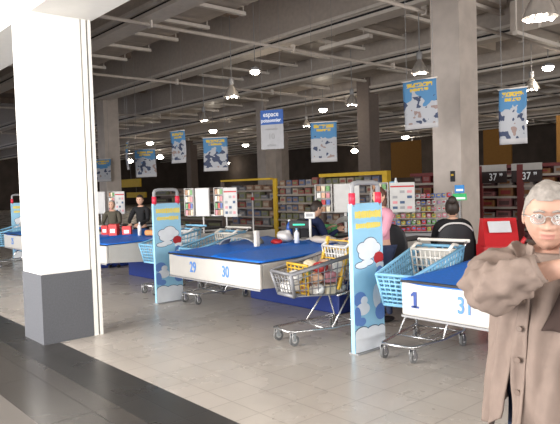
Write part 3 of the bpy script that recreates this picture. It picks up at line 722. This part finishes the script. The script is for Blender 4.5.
for k in range(6):
    for j in range(16):
        c_ = rr.choice([[2, 5, 2, 4], [2, 4, 5, 3], [0, 0, 1, 4], [0, 1, 0, 4], [1, 1, 6, 3], [0, 1, 2, 3]][k])
        lx = -.70+j*.092; ly = -.0+.03*k
        key = 'sw%d' % c_
        if key not in CH:
            bb = MB().box((0, 0, .045), (.075, .05, .085), sw[c_], bevel=.018).box((0, -.022, .05), (.045, .01, .03), sw[(c_+1) % 7], bevel=.003); CH[key] = bb.build('sweet_bag'); o = CH[key]
        else: o = CH[key].copy(); C.objects.link(o)
        o.location = (-6.69+lx*math.cos(ca)-ly*math.sin(ca), 9.06+lx*math.sin(ca)+ly*math.cos(ca), .729+k*.12); o.rotation_euler = (rr.uniform(-.15, .1), 0, ca+rr.uniform(-.5, .5)); k_ = rr.uniform(.85, 1.2); o.scale = (k_, 1, rr.uniform(.8, 1.15))
        tag(o, '%s sweet bag on the %s tier of the candy rack' % (sn[c_], rown[k]), 'sweets', 'sweet bags on the candy rack, %s tier, %s' % (rown[k], sn[c_]))
# leaflet stand and cards by the pillar
t = thing('bottle_display', 'blue and green bottle shaped display standing left of the large pillar', 'display', (-7.98, 10.2, 0), R(35))
MB().b2(-.09, .09, -.06, .06, 0, 1.36, M_grey).build('plinth', t); MB().b2(-.085, .085, -.06, .06, 1.36, 1.47, mat('disp_green', (.25, .5, .12))).build('green_panel', t)
MB().b2(-.08, .02, -.05, .05, 1.47, 1.66, M_lblue).build('blue_panel', t); MB().lathe([(.05, 1.47), (.05, 1.62), (.02, 1.70), (.02, 1.74)], M_pwhite, 14, c=(.05, 0, 0)).build('white_bottle', t)
t = thing('card_stand', 'blue and green card stand in front of the large concrete pillar', 'display', (-5.05, 8.05, 0), R(35))
MB().cyl((0, .03, 0), (0, .03, 1.5), .015, M_grey).b2(-.12, .12, -.1, .12, 0, .02, M_grey).build('stand', t)
MB().b2(-.07, .07, -.02, .02, 1.44, 1.56, mat('card_blue', (.03, .2, .5))).b2(-.05, .05, -.022, -.02, 1.47, 1.50, M_pwhite).build('blue_card', t)
MB().b2(-.10, .10, -.03, .01, 1.33, 1.43, mat('card_green', (.03, .4, .12))).b2(-.08, .08, -.032, -.03, 1.345, 1.375, M_pwhite).build('green_card', t)
tag(MB().b2(-.05, .05, 0, .03, 0, .22, M_black, bevel=.005).b2(-.03, .03, -.003, 0, .12, .16, M_dyellow).build('wall_device'), 'small dark device fixed on the large concrete pillar', 'device').location = (-7.02, 10.93, 1.62)

# red promotion stand right
t = thing('red_display_stand', 'red stand with grey card on its sloped top behind the man in beige', 'display', (-3.50, 6.35, 0), R(45))
t.scale = (.72, .68, .92)
MB().prism([(-.28, -.25, .0), (.28, -.25, .0), (.28, .25, .0), (-.28, .25, .0)], (0, 0, .95), M_red).build('red_body', t)
MB().prism([(-.26, -.25, .95), (-.26, .25, .95), (-.22, .22, 1.28), (-.22, .05, 1.28)], (.52, 0, 0), M_red).build('sloped_top', t)
MB().box((0, -.10, 1.18), (.34, .012, .17), mat('card_grey', (.50, .50, .52)), Matrix.Rotation(R(-42), 3, 'X')).build('grey_card', t)
MB().cyl((.26, -.2, .92), (.34, -.25, 1.05), .03, M_red).build('side_knob', t)

# office chair
def office_chair(x, y, rz, label, rim=None):
    t = thing('office_chair', label, 'chair', (x, y, 0), rz, 'black till chairs')
    MB().box((0, 0, .52), (.44, .42, .09), M_black, bevel=.03).build('seat', t)
    def f(u, v):
        return Vector(((u-.5)*.46*(1-.35*max(0, v-.6)), .22+.05*math.cos((u-.5)*3)+.03*v, .64+.48*v-.14*abs(2*u-1)**3*max(0, v-.3)))
    MB().grid(f, 14, 12, M_black, thick=.05).build('backrest', t)
    if rim: MB().path([f(u/12, 1)+Vector((0, .02, .0)) for u in range(13)], .012, rim, 8).build('pale_rim', t)
    b = MB().cyl((0, 0, .08), (0, 0, .48), .03, M_black).box((0, .2, .58), (.06, .04, .25), M_black)
    b.build('column', t)
    for k in range(5):
        a = 2*math.pi*k/5; e_ = (.27*math.cos(a), .27*math.sin(a), .055)
        lg = MB().path([(0, 0, .10), e_], .018, M_black, 6).build('leg', t); MB().sph((e_[0], e_[1], .028), .027, M_black, 10).build('caster', lg)
    return t

# ================================================================== PEOPLE
def head_mesh(b, c, H, skin, yaw=0, pitch=0, tilt=0, n=40, lips=None, ear=True, M=None):
    """face looks to -Y; c = centre of the head, H = head height"""
    rot = Matrix.Rotation(yaw, 4, 'Z') @ Matrix.Rotation(pitch, 4, 'X') @ Matrix.Rotation(tilt, 4, 'Y')
    T = Matrix.Translation(c) @ rot
    q = bmesh.ops.create_uvsphere(b.bm, u_segments=n, v_segments=n*3//4, radius=1)
    g = lambda a, s_: math.exp(-(a/s_)**2)
    for v in q['verts']:
        x, y, z = v.co
        X, Y_, Z_ = x*.325*H*1.02, y*.405*H, z*.5*H
        if z < 0:
            X *= 1-.30*(-z)**1.6
            if y > 0: Y_ *= 1-.40*min(1, -z*1.2)
            else: Y_ *= 1+.05*(-z)
        else: X *= 1+.05*z*(1-z)*2
        if y < 0:
            f = min(1, -y*1.6)
            Y_ *= 1-.07*g(x, .9)
            nz = max(0, min(1, (.14-z)/.40)) if z > -.26 else max(0, 1-(-.26-z)/.06)
            Y_ -= H*.130*f*g(x, .15+.08*nz)*nz
            for sx in (-1, 1):
                Y_ += H*.052*f*g(x-sx*.36, .20)*g(z-.10, .11)
                Y_ -= H*.018*f*g(x-sx*.50, .26)*g(z+.18, .18)
            Y_ -= H*.026*f*g(z-.27, .10)*g(x, .6)
            Y_ += H*.016*f*sum(g(abs(x)-.34+(z+.25)*.25, .06) for _ in (0,))*g(z+.30, .16)
            Y_ -= H*.030*f*g(x, .34)*(g(z+.43, .055)+g(z+.55, .055))
            Y_ += H*.012*f*g(x, .36)*g(z+.49, .028)
            Y_ -= H*.035*f*g(x, .30)*g(z+.82, .15)
        v.co = T @ Vector((X, Y_, Z_))
    fs = {f for v in q['verts'] for f in v.link_faces}; b._fin(fs, skin, True)
    if lips:
        li = b.mi(lips); Ti = T.inverted()
        for f in fs:
            p = Ti @ f.calc_center_median(); zz = p.z/(.5*H); xx = p.x/(.325*H)
            if p.y < 0 and abs(xx) < .27 and -.58 < zz < -.43: f.material_index = li
    if ear:
        for sx in (-1, 1):
            b.sph(T @ Vector((sx*.335*H, .03*H, -.01*H)), (.022*H*1.4, .055*H, .115*H), skin, 12, (T.to_3x3()) @ Matrix.Rotation(sx*R(-22), 3, 'Z'))
    return T
def hair_mesh(T, H, m, front=.55, side=.05, back=-.45, grow=1.06, seed=0, n=40, parent=None, bulge=.02, name='hair'):
    b = MB(); q = bmesh.ops.create_uvsphere(b.bm, u_segments=n, v_segments=n*3//4, radius=1)
    dele = []
    for v in q['verts']:
        x, y, z = v.co
        f = (1-y)/2      # 1 front, 0 back
        lim = back*(1-f)**1 + front*f if y < -.25 else (back + (side-back)*max(0, min(1, (.6-y)/.85)))
        if y < -.25: k = min(1, (-.25-y)/.35); lim = side*(1-k) + front*k
        lim += .05*noise.noise(Vector((x*4+seed, y*4, z*4)))
        if z < lim-.08: dele.append(v)
        X, Y_, Z_ = x*.325*H*1.02, y*.405*H, z*.5*H
        if z < 0 and y > 0: Y_ *= 1-.30*min(1, -z*1.2)
        nn = noise.noise(Vector((x*3+seed, y*1.6, z*6)))*.05 + noise.noise(Vector((x*5+seed, y*3, z*22)))*.018
        s_ = grow + nn + bulge*max(0, z)
        edge = max(0, min(1, (z-lim)/.14)); s_ = 1.0 + (s_-1.0)*(.15+.85*edge)
        v.co = T @ Vector((X*s_*1.01, Y_*s_, Z_*s_))
    bmesh.ops.delete(b.bm, geom=dele, context='VERTS')
    b._fin(b.bm.faces, m, True); return b.build(name, parent, fix=False)
def finger_pts(base, d, bend_axis, L, curl):
    pts = [Vector(base)]; dd = Vector(d).normalized()
    for k, f in enumerate((.45, .32, .23)):
        pts.append(pts[-1]+dd*L*f); dd = Matrix.Rotation(curl, 3, bend_axis) @ dd
    return pts
def add_hand(b, wrist, d, nrm, skin, s=1.0, thumb=1, curl=.35):
    """d: direction of fingers, nrm: back-of-hand normal"""
    wrist = Vector(wrist); d = Vector(d).normalized(); nrm = Vector(nrm); nrm = (nrm - d*nrm.dot(d)).normalized(); sd = d.cross(nrm)*thumb
    rot = Matrix((sd, d, nrm)).transposed()
    b.sph(wrist + d*.045*s, (.040*s, .055*s, .017*s), skin, 14, rot)
    ax = d.cross(-nrm)
    for k, (off, L) in enumerate(((.028, .070), (.010, .080), (-.009, .074), (-.027, .058))):
        p = wrist + d*(.082 - .006*abs(k-1))*s + sd*off*s
        b.path(finger_pts(p - d*.015*s, d + sd*off*1.5, ax, (L+.015)*s, curl), [.0098*s, .0092*s, .0086*s, .0066*s], skin, 8)
    p = wrist + d*.018*s + sd*.030*s
    b.path(finger_pts(p, d*.75+sd*.7-nrm*.15, ax, .068*s, curl*.7), [.013*s, .0115*s, .0105*s, .008*s], skin, 8)

STAND = dict(pel=(0, 0, .95), wst=(0, 0, 1.08), chs=(0, 0, 1.28), nck=(0, .01, 1.42), nc2=(0, 0, 1.50), hd=(0, -.02, 1.60),
             shR=(-.17, 0, 1.37), elR=(-.23, .03, 1.10), wrR=(-.24, -.06, .86), shL=(.17, 0, 1.37), elL=(.23, .03, 1.10), wrL=(.24, -.06, .86),
             hpR=(-.09, 0, .90), knR=(-.10, -.02, .50), anR=(-.11, .02, .09), hpL=(.09, 0, .90), knL=(.10, -.02, .50), anL=(.11, .02, .09))
def person(loc, rz, label, top, legs, hairm, pose=None, scale=1.0, skin=M_skin, woman=False, bun=False, yaw=0, hair=(.5, 0, -.5), longhair=False, headpitch=0, shoe=M_black):
    J = dict(STAND)
    if pose: J.update(pose)
    J = {k: Vector(v)*scale for k, v in J.items()}
    t = thing('person', label, 'person', (*loc, 0), rz)
    s = scale; sw_ = .92 if woman else 1
    names = ['pel', 'wst', 'chs', 'nck', 'nc2', 'shR', 'elR', 'wrR', 'shL', 'elL', 'wrL', 'hpR', 'knR', 'anR', 'hpL', 'knL', 'anL']
    rad = dict(pel=(.12, .10), wst=(.11, .09), chs=(.13, .10), nck=(.055, .05), nc2=(.050, .050), shR=.055, elR=.042, wrR=.028, shL=.055, elL=.042, wrL=.028, hpR=.08, knR=.055, anR=.038, hpL=.08, knL=.055, anL=.038)
    E_ = [('pel', 'wst'), ('wst', 'chs'), ('chs', 'nck'), ('nck', 'nc2'), ('nck', 'shR'), ('shR', 'elR'), ('elR', 'wrR'), ('nck', 'shL'), ('shL', 'elL'), ('elL', 'wrL'), ('pel', 'hpR'), ('hpR', 'knR'), ('knR', 'anR'), ('pel', 'hpL'), ('hpL', 'knL'), ('knL', 'anL')]
    ix = {n: i for i, n in enumerate(names)}
    def sk(keys, grow, over={}):
        ks = [k for k in names if k in keys]; id_ = {k: i for i, k in enumerate(ks)}
        return skin_mesh([J[k] for k in ks], [(id_[a], id_[c]) for a, c in E_ if a in id_ and c in id_],
                         [tuple(x*s*sw_*grow for x in (rad[k] if hasattr(rad[k], '__len__') else (rad[k], rad[k]))) if k not in over else over[k] for k in ks], 2, 0)
    b = MB(); b.mesh(sk(set(names), 1.0), skin)
    H = .235*s
    T = head_mesh(b, J['hd']+Vector((0, -.01, 0)), H, skin, yaw=yaw, pitch=headpitch, n=24, lips=mat('lips', (.45, .18, .15), .5))
    for sd_, th_ in (('R', 1), ('L', -1)):
        d = (J['wr'+sd_]-J['el'+sd_]).normalized(); add_hand(b, J['wr'+sd_], d, Vector((th_*-.3, -.3, 1)) if abs(d.z) < .6 else Vector((-th_, 0, 0)), skin, s, th_)
    b.build('body', t)
    for sx in (-1, 1):
        MB().sph(T @ Vector((sx*.115*H, -.335*H, .045*H)), .045*H, mat('eye_dark', (.03, .025, .02), .2), 8).build('eye', t)
    hair_mesh(T, H, hairm, *hair, n=24, parent=t, seed=len(label))
    if bun: MB().sph(T @ Vector((0, .33*H, .42*H)), .17*H*1.3, hairm, 14).build('hair_bun', t)
    if longhair:
        MB().sph(T @ Vector((0, .20*H, -.28*H)), (.33*H, .24*H, .48*H), hairm, 16).build('long_hair', t)
    MB().mesh(sk({'pel', 'wst', 'chs', 'nck', 'shR', 'elR', 'wrR', 'shL', 'elL', 'wrL'}, 1.14, {'nck': (.095*s, .08*s), 'shR': (.075*s, .075*s), 'shL': (.075*s, .075*s)}), top).build('jacket', t)
    MB().mesh(sk({'pel', 'hpR', 'knR', 'anR', 'hpL', 'knL', 'anL'}, 1.16), legs).build('trousers', t)
    for sd_ in 'RL':
        a = J['an'+sd_]; MB().sph((a.x, a.y-.06*s, .045*s if a.z < .2 else a.z-.04), (.045*s, .13*s, .042*s), shoe, 14).build('shoe', t)
    return t
M_dkhair = mat('dark_hair', (.03, .02, .016), .55); M_brhair = mat('brown_hair', (.09, .04, .025), .55); M_gyhair = mat('grey_hair', (.42, .38, .35), .6, var=.2, scale=60)
M_blackc = mat('black_cloth', (.012, .012, .014), .85, bump=.4); M_jean = mat('dark_jeans', (.03, .045, .10), .85, bump=.3); M_navy = mat('navy_cloth', (.012, .02, .07), .85, bump=.3)
M_olive = mat('dark_olive_jacket', (.09, .08, .06), .85, bump=.3); M_pinkc = mat('pink_cloth', (.55, .25, .32), .85)
reach = dict(elR=(-.22, -.16, 1.14), wrR=(-.12, -.36, 1.08), elL=(.22, -.16, 1.14), wrL=(.10, -.36, 1.08))
person((-12.0, 5.75), R(50), 'grey haired man in dark jacket packing at the far left counter', M_olive, M_jean, M_gyhair, reach, .84, yaw=R(-10), hair=(.75, .2, -.4))
person((-11.12, 5.95), R(40), 'dark haired woman in black behind the red cartons', M_blackc, M_blackc, M_dkhair, reach, .90, woman=True, hair=(.45, -.1, -.6), longhair=False)
sit = dict(pel=(0, .02, .60), wst=(0, .03, .74), chs=(0, .02, .92), nck=(0, .0, 1.06), nc2=(0, -.02, 1.13), hd=(0, -.05, 1.22),
           shR=(-.16, .0, 1.02), elR=(-.22, -.10, .80), wrR=(-.16, -.32, .90), shL=(.16, .0, 1.02), elL=(.22, -.10, .80), wrL=(.16, -.32, .90),
           hpR=(-.09, -.02, .60), knR=(-.12, -.40, .60), anR=(-.12, -.40, .14), hpL=(.09, -.02, .60), knL=(.12, -.40, .60), anL=(.12, -.40, .14))
office_chair(-6.5, 6.42, R(165), 'black till chair behind counter 30')
person((-6.5, 6.35), R(165), 'cashier in navy and black leaning at counter 30', M_navy, M_blackc, M_dkhair, sit, 1.04, headpitch=R(20), hair=(.5, 0, -.6))
office_chair(-4.15, 6.5, R(215), 'black till chair with pale rim behind the light blue trolley', rim=M_lgrey)
person((-4.15, 6.45), R(215), 'person in black with tied up hair seen from behind', M_blackc, M_blackc, M_dkhair, sit, 1.05, woman=True, bun=True, hair=(.5, 0, -.6))
push = dict(elR=(-.20, -.10, 1.12), wrR=(-.20, -.36, 1.08), elL=(.20, -.10, 1.12), wrL=(.20, -.36, 1.08))
person((-4.50, 5.52), R(-18), 'brown haired person in pink behind the middle poster gate', M_pinkc, M_jean, M_brhair, push, .915, woman=True, yaw=R(10), longhair=True, hair=(.5, -.1, -.6))
office_chair(-4.72, 6.05, R(200), 'black till chair between the middle poster gate and the light blue trolley')

# ------------------------------------------------------------------ the man in the beige jacket (near, right)
t = thing('person', 'grey haired man in glasses and beige jacket raising his arm at the right edge', 'person', (-.96, 2.143, 0), R(0))
M_mskin = mat('ruddy_skin', (.50, .29, .215), .5, var=.10, scale=18, bump=.15)
M_jacket = mat('beige_jacket_cloth', (.225, .168, .140), .85, var=.08, scale=14, bump=.25)
M_brown = mat('dark_brown_knit', (.05, .03, .025), .9)
M_mhair = mat('silver_hair', (.27, .24, .215), .8, var=.25, scale=40, bump=.3)
V = Vector
b = MB()
J = dict(pel=V((0, .0, .90)), wst=V((0, 0, 1.02)), chs=V((0, 0, 1.20)), nck=V((0, .01, 1.31)), nc2=V((0, -.0, 1.385)))
vv = [J['pel'], J['wst'], J['chs'], J['nck'], J['nc2'], V((-.17, 0, 1.28)), V((-.105, -.285, 1.248)), V((.175, -.245, 1.335)), V((.17, 0, 1.28)), V((.24, .04, 1.02)), V((.25, -.06, .80)),
      V((-.09, 0, .84)), V((-.10, -.02, .46)), V((-.11, .02, .09)), V((.09, 0, .84)), V((.10, -.02, .46)), V((.11, .02, .09))]
ee = [(0, 1), (1, 2), (2, 3), (3, 4), (3, 5), (5, 6), (6, 7), (3, 8), (8, 9), (9, 10), (0, 11), (11, 12), (12, 13), (0, 14), (14, 15), (15, 16)]
ra = [(.13, .11), (.13, .11), (.14, .11), (.075, .07), (.062, .062), .052, .048, .030, .055, .045, .030, .08, .055, .04, .08, .055, .04]
b.mesh(skin_mesh(vv, ee, ra, 2, 0), M_mskin)
HH = .238
HT = head_mesh(b, (-.013, -.028, 1.468), HH, M_mskin, yaw=R(25), pitch=R(4), tilt=R(2), n=88, lips=mat('mans_lips', (.50, .235, .19), .5))
add_hand(b, (.175, -.245, 1.335), (.7, .62, .12), (.5, -.75, .4), M_mskin, 1.02, 1, .3)
add_hand(b, (.25, -.06, .80), (0, -.15, -1), (1, 0, 0), M_mskin, 1.02, -1, .3)
b.build('body', t)
hair_mesh(HT, HH, M_mhair, .62, .16, -.55, 1.06, 3, 96, t, .045)
for sx in (-1, 1):
    MB().sph(HT @ V((sx*.116*HH, -.300*HH, .045*HH)), .050*HH, mat('eye_white', (.6, .55, .5), .3), 14).sph(HT @ V((sx*.116*HH, -.343*HH, .042*HH)), .018*HH, mat('eye_dark', (.03, .025, .02), .2), 10).build('eye', t)
    MB().path([HT @ V((sx*.05*HH, -.40*HH, .115*HH)), HT @ V((sx*.12*HH, -.405*HH, .14*HH)), HT @ V((sx*.20*HH, -.34*HH, .105*HH))], [.003, .0045, .002], M_mhair, 8).build('eyebrow', t)
gl = MB(); lenses = []
for sx in (-1, 1):
    ring = []
    for k in range(25):
        a = 2*math.pi*k/24; X_ = sx*.140*HH+.098*HH*math.cos(a); Z_ = .02*HH+.072*HH*math.sin(a)
        ring.append(HT @ V((X_, -.455*HH+.055*HH*(abs(X_)/(.24*HH))**2, Z_)))
    gl.path(ring, .0016, M_steel, 6)
    lenses.append(MB().prism([p for p in ring[:-1]], (HT.to_3x3() @ V((0, .001, 0))), M_glass).build('lens', t))
    gl.path([HT @ V((sx*.238*HH, -.40*HH, .05*HH)), HT @ V((sx*.325*HH, -.25*HH, .05*HH)), HT @ V((sx*.355*HH, .0, .03*HH)), HT @ V((sx*.35*HH, .05*HH, -.02*HH))], .002, M_steel, 6)
gl.path([HT @ V((-.045*HH, -.455*HH, .05*HH)), HT @ V((0, -.47*HH, .065*HH)), HT @ V((.045*HH, -.455*HH, .05*HH))], .0018, M_steel, 6)
gl = gl.build('glasses', t)
for o in lenses: o.parent = gl
# jacket body: open front, right-front panel swings out
def jacket(u, v):
    # u: 0 = wearer's left front edge (at centre), runs round the back to 1 = right front edge
    z = 1.345 - v*(1.345-.72) + .05*max(0, (u-.93)/.07)*v*v
    a0 = -104; a = R(a0 + u*(362 - 10*v*v))
    top = max(0, 1-v/.16)
    rx = (.200 + .045*v)*(1-.62*top**1.6); ry = (.155+.035*min(1, v*2)+.065*v)*(1-.45*top**1.6)
    flare = max(0, (u-.80)/.20)*v
    fold = (.012*math.sin(a*9+v*2.6+1.1*math.sin(v*5))+.008*math.sin(a*19+v*6+1.3)+.022*noise.noise(V((math.cos(a)*4, math.sin(a)*4, v*3)))+.006*noise.noise(V((math.cos(a)*11, math.sin(a)*11, v*9))))*min(1, v*3)
    x = math.cos(a)*(rx+fold+.02*flare); y = math.sin(a)*(ry+fold+.0*flare)
    if u > .9: k = (u-.9)/.1; x *= 1-.03*k; y *= 1-.05*k
    z -= .045*flare*0
    return V((x, y, z + .012*math.sin(a*3)*v))
JK = MB().grid(jacket, 200, 80, M_jacket, thick=.006).build('jacket', t)
# placket and buttons along the left front edge
pl = MB()
def off(p, k=.008): return V((p.x, p.y-k, p.z))
pl.grid(lambda u, v: off(jacket(.002+u*.035, .12+v*.87), .010+.003*math.sin(v*9)), 6, 40, M_jacket, thick=.004); pl.build('button_placket', JK)
for v in (.25, .40, .57, .75):
    p = jacket(.018, v); MB().cyl((p.x, p.y-.014, p.z), (p.x, p.y-.021, p.z), .010, mat('horn_button', (.16, .11, .085), .4), n=16).build('button', JK)
# collar
def collar(u, v):
    a = R(-90+28+u*(360-56)); r = .078+.022*v
    return V((math.cos(a)*r*1.12, math.sin(a)*r*1.05+.005, 1.335+.055*math.sin(min(1, v*1.3)*math.pi)*.9-.02*v + .01*math.sin(a)))
MB().grid(collar, 48, 10, M_jacket, thick=.006).build('collar', JK)
# sleeves
def sleeve(pts, rads, seed, name, cuffm=M_jacket, dens=26):
    P = [V(p) for p in pts]; out = []; n = len(P)
    def cr(tt):
        tt = min(max(tt, 0), .9999)*(n-1); i = int(tt); f = tt-i
        p0, p1, p2, p3 = P[max(i-1, 0)], P[i], P[min(i+1, n-1)], P[min(i+2, n-1)]
        q = .5*((2*p1)+(p2-p0)*f+(2*p0-5*p1+4*p2-p3)*f*f+(3*p1-p0-3*p2+p3)*f**3)
        return q, rads[i]*(1-f)+rads[min(i+1, n-1)]*f
    N = 70; fr = []; up = None
    for k in range(N+1):
        p, r = cr(k/N); q, _ = cr(min(1, (k+1)/N)); q0, _ = cr(max(0, (k-1)/N)); tg = (q-q0).normalized()
        if up is None: up = tg.orthogonal().normalized()
        up = (up-tg*up.dot(tg)).normalized(); fr.append((p, r, up.copy(), tg.cross(up)))
    def f(u, v):
        k = int(round(v*N)); p, r, a_, b_ = fr[k]; a = 2*math.pi*u
        w_ = noise.noise(V((math.cos(a)*1.8+seed, math.sin(a)*1.8, v*8)))*.020 + .013*(1-abs(math.sin(v*17+2.2*math.cos(a+seed)))) + .004*math.sin(v*55+3*math.sin(a)) + .006*noise.noise(V((math.cos(a)*4, math.sin(a)*4+seed, v*22)))
        edge = min(1, (1-v)*10, v*12+.2); rr_ = r+w_*edge
        return p+(a_*math.cos(a)+b_*math.sin(a))*rr_
    MB().grid(f, 40, N+1, M_jacket, closed=True).build(name, t)
    return fr
fr = sleeve([(-.10, .01, 1.285), (-.165, -.03, 1.275), (-.165, -.14, 1.262), (-.128, -.262, 1.240), (-.055, -.308, 1.250), (.02, -.318, 1.290), (.075, -.300, 1.318)], [.075, .078, .078, .076, .072, .060, .046], 1.5, 'right_sleeve')
p, r_, a_, b_ = fr[-1]; q = fr[-6][0]; dv = (p-q).normalized()
cf = MB(); N_ = 24
cf.grid(lambda u, v: p + dv*(v-.75)*.055 + (a_*math.cos(2*math.pi*u)+b_*math.sin(2*math.pi*u))*(.047), N_, 4, M_jacket, thick=.005, closed=True); cf = cf.build('cuff', t)
cb = p - dv*.02 + V((0, 0, -.046)); 
MB().box(cb + V((-.012, -.012, -.004)), (.06, .012, .026), M_jacket, Matrix.Rotation(R(-15), 3, 'Y'), bevel=.003).cyl(cb+V((-.0, -.018, -.004)), cb+V((-.0, -.023, -.004)), .009, mat('horn_button', (.2, .15, .12)), n=14).build('cuff_tab', cf)
sleeve([(.12, .01, 1.27), (.19, .01, 1.25), (.235, .03, 1.15), (.25, .04, 1.02), (.255, .0, .90), (.255, -.05, .83)], [.075, .08, .075, .068, .06, .05], 4.2, 'left_sleeve')
# shirt, dark band over the left chest, trousers, shoes
MB().mesh(skin_mesh([V((0, 0, .90)), V((0, 0, 1.05)), V((0, -.0, 1.20)), V((0, .0, 1.30)), V((0, 0, 1.345))], [(0, 1), (1, 2), (2, 3), (3, 4)], [(.155, .13), (.155, .13), (.15, .125), (.095, .08), (.07, .068)], 2), M_brown).build('knit_shirt', t)
def chest_band(u, v):
    q = jacket(.075+.06*(1-v)+.10*u, .03+v*.36); return V((q.x*1.0, q.y-.012, q.z))
MB().grid(chest_band, 6, 24, M_brown, thick=.006).build('dark_chest_band', t)  # dark brown band laid over the jacket's left chest
MB().mesh(skin_mesh([vv[0], vv[11], vv[12], vv[13], vv[14], vv[15], vv[16]], [(0, 1), (1, 2), (2, 3), (0, 4), (4, 5), (5, 6)], [(.135, .115), .095, .082, .07, .095, .082, .07], 2), M_jean).build('trousers', t)
for sx in (-.11, .11): MB().sph((sx, -.05, .045), (.048, .14, .045), M_black, 16).build('shoe', t)
print('objects', len(bpy.data.objects))
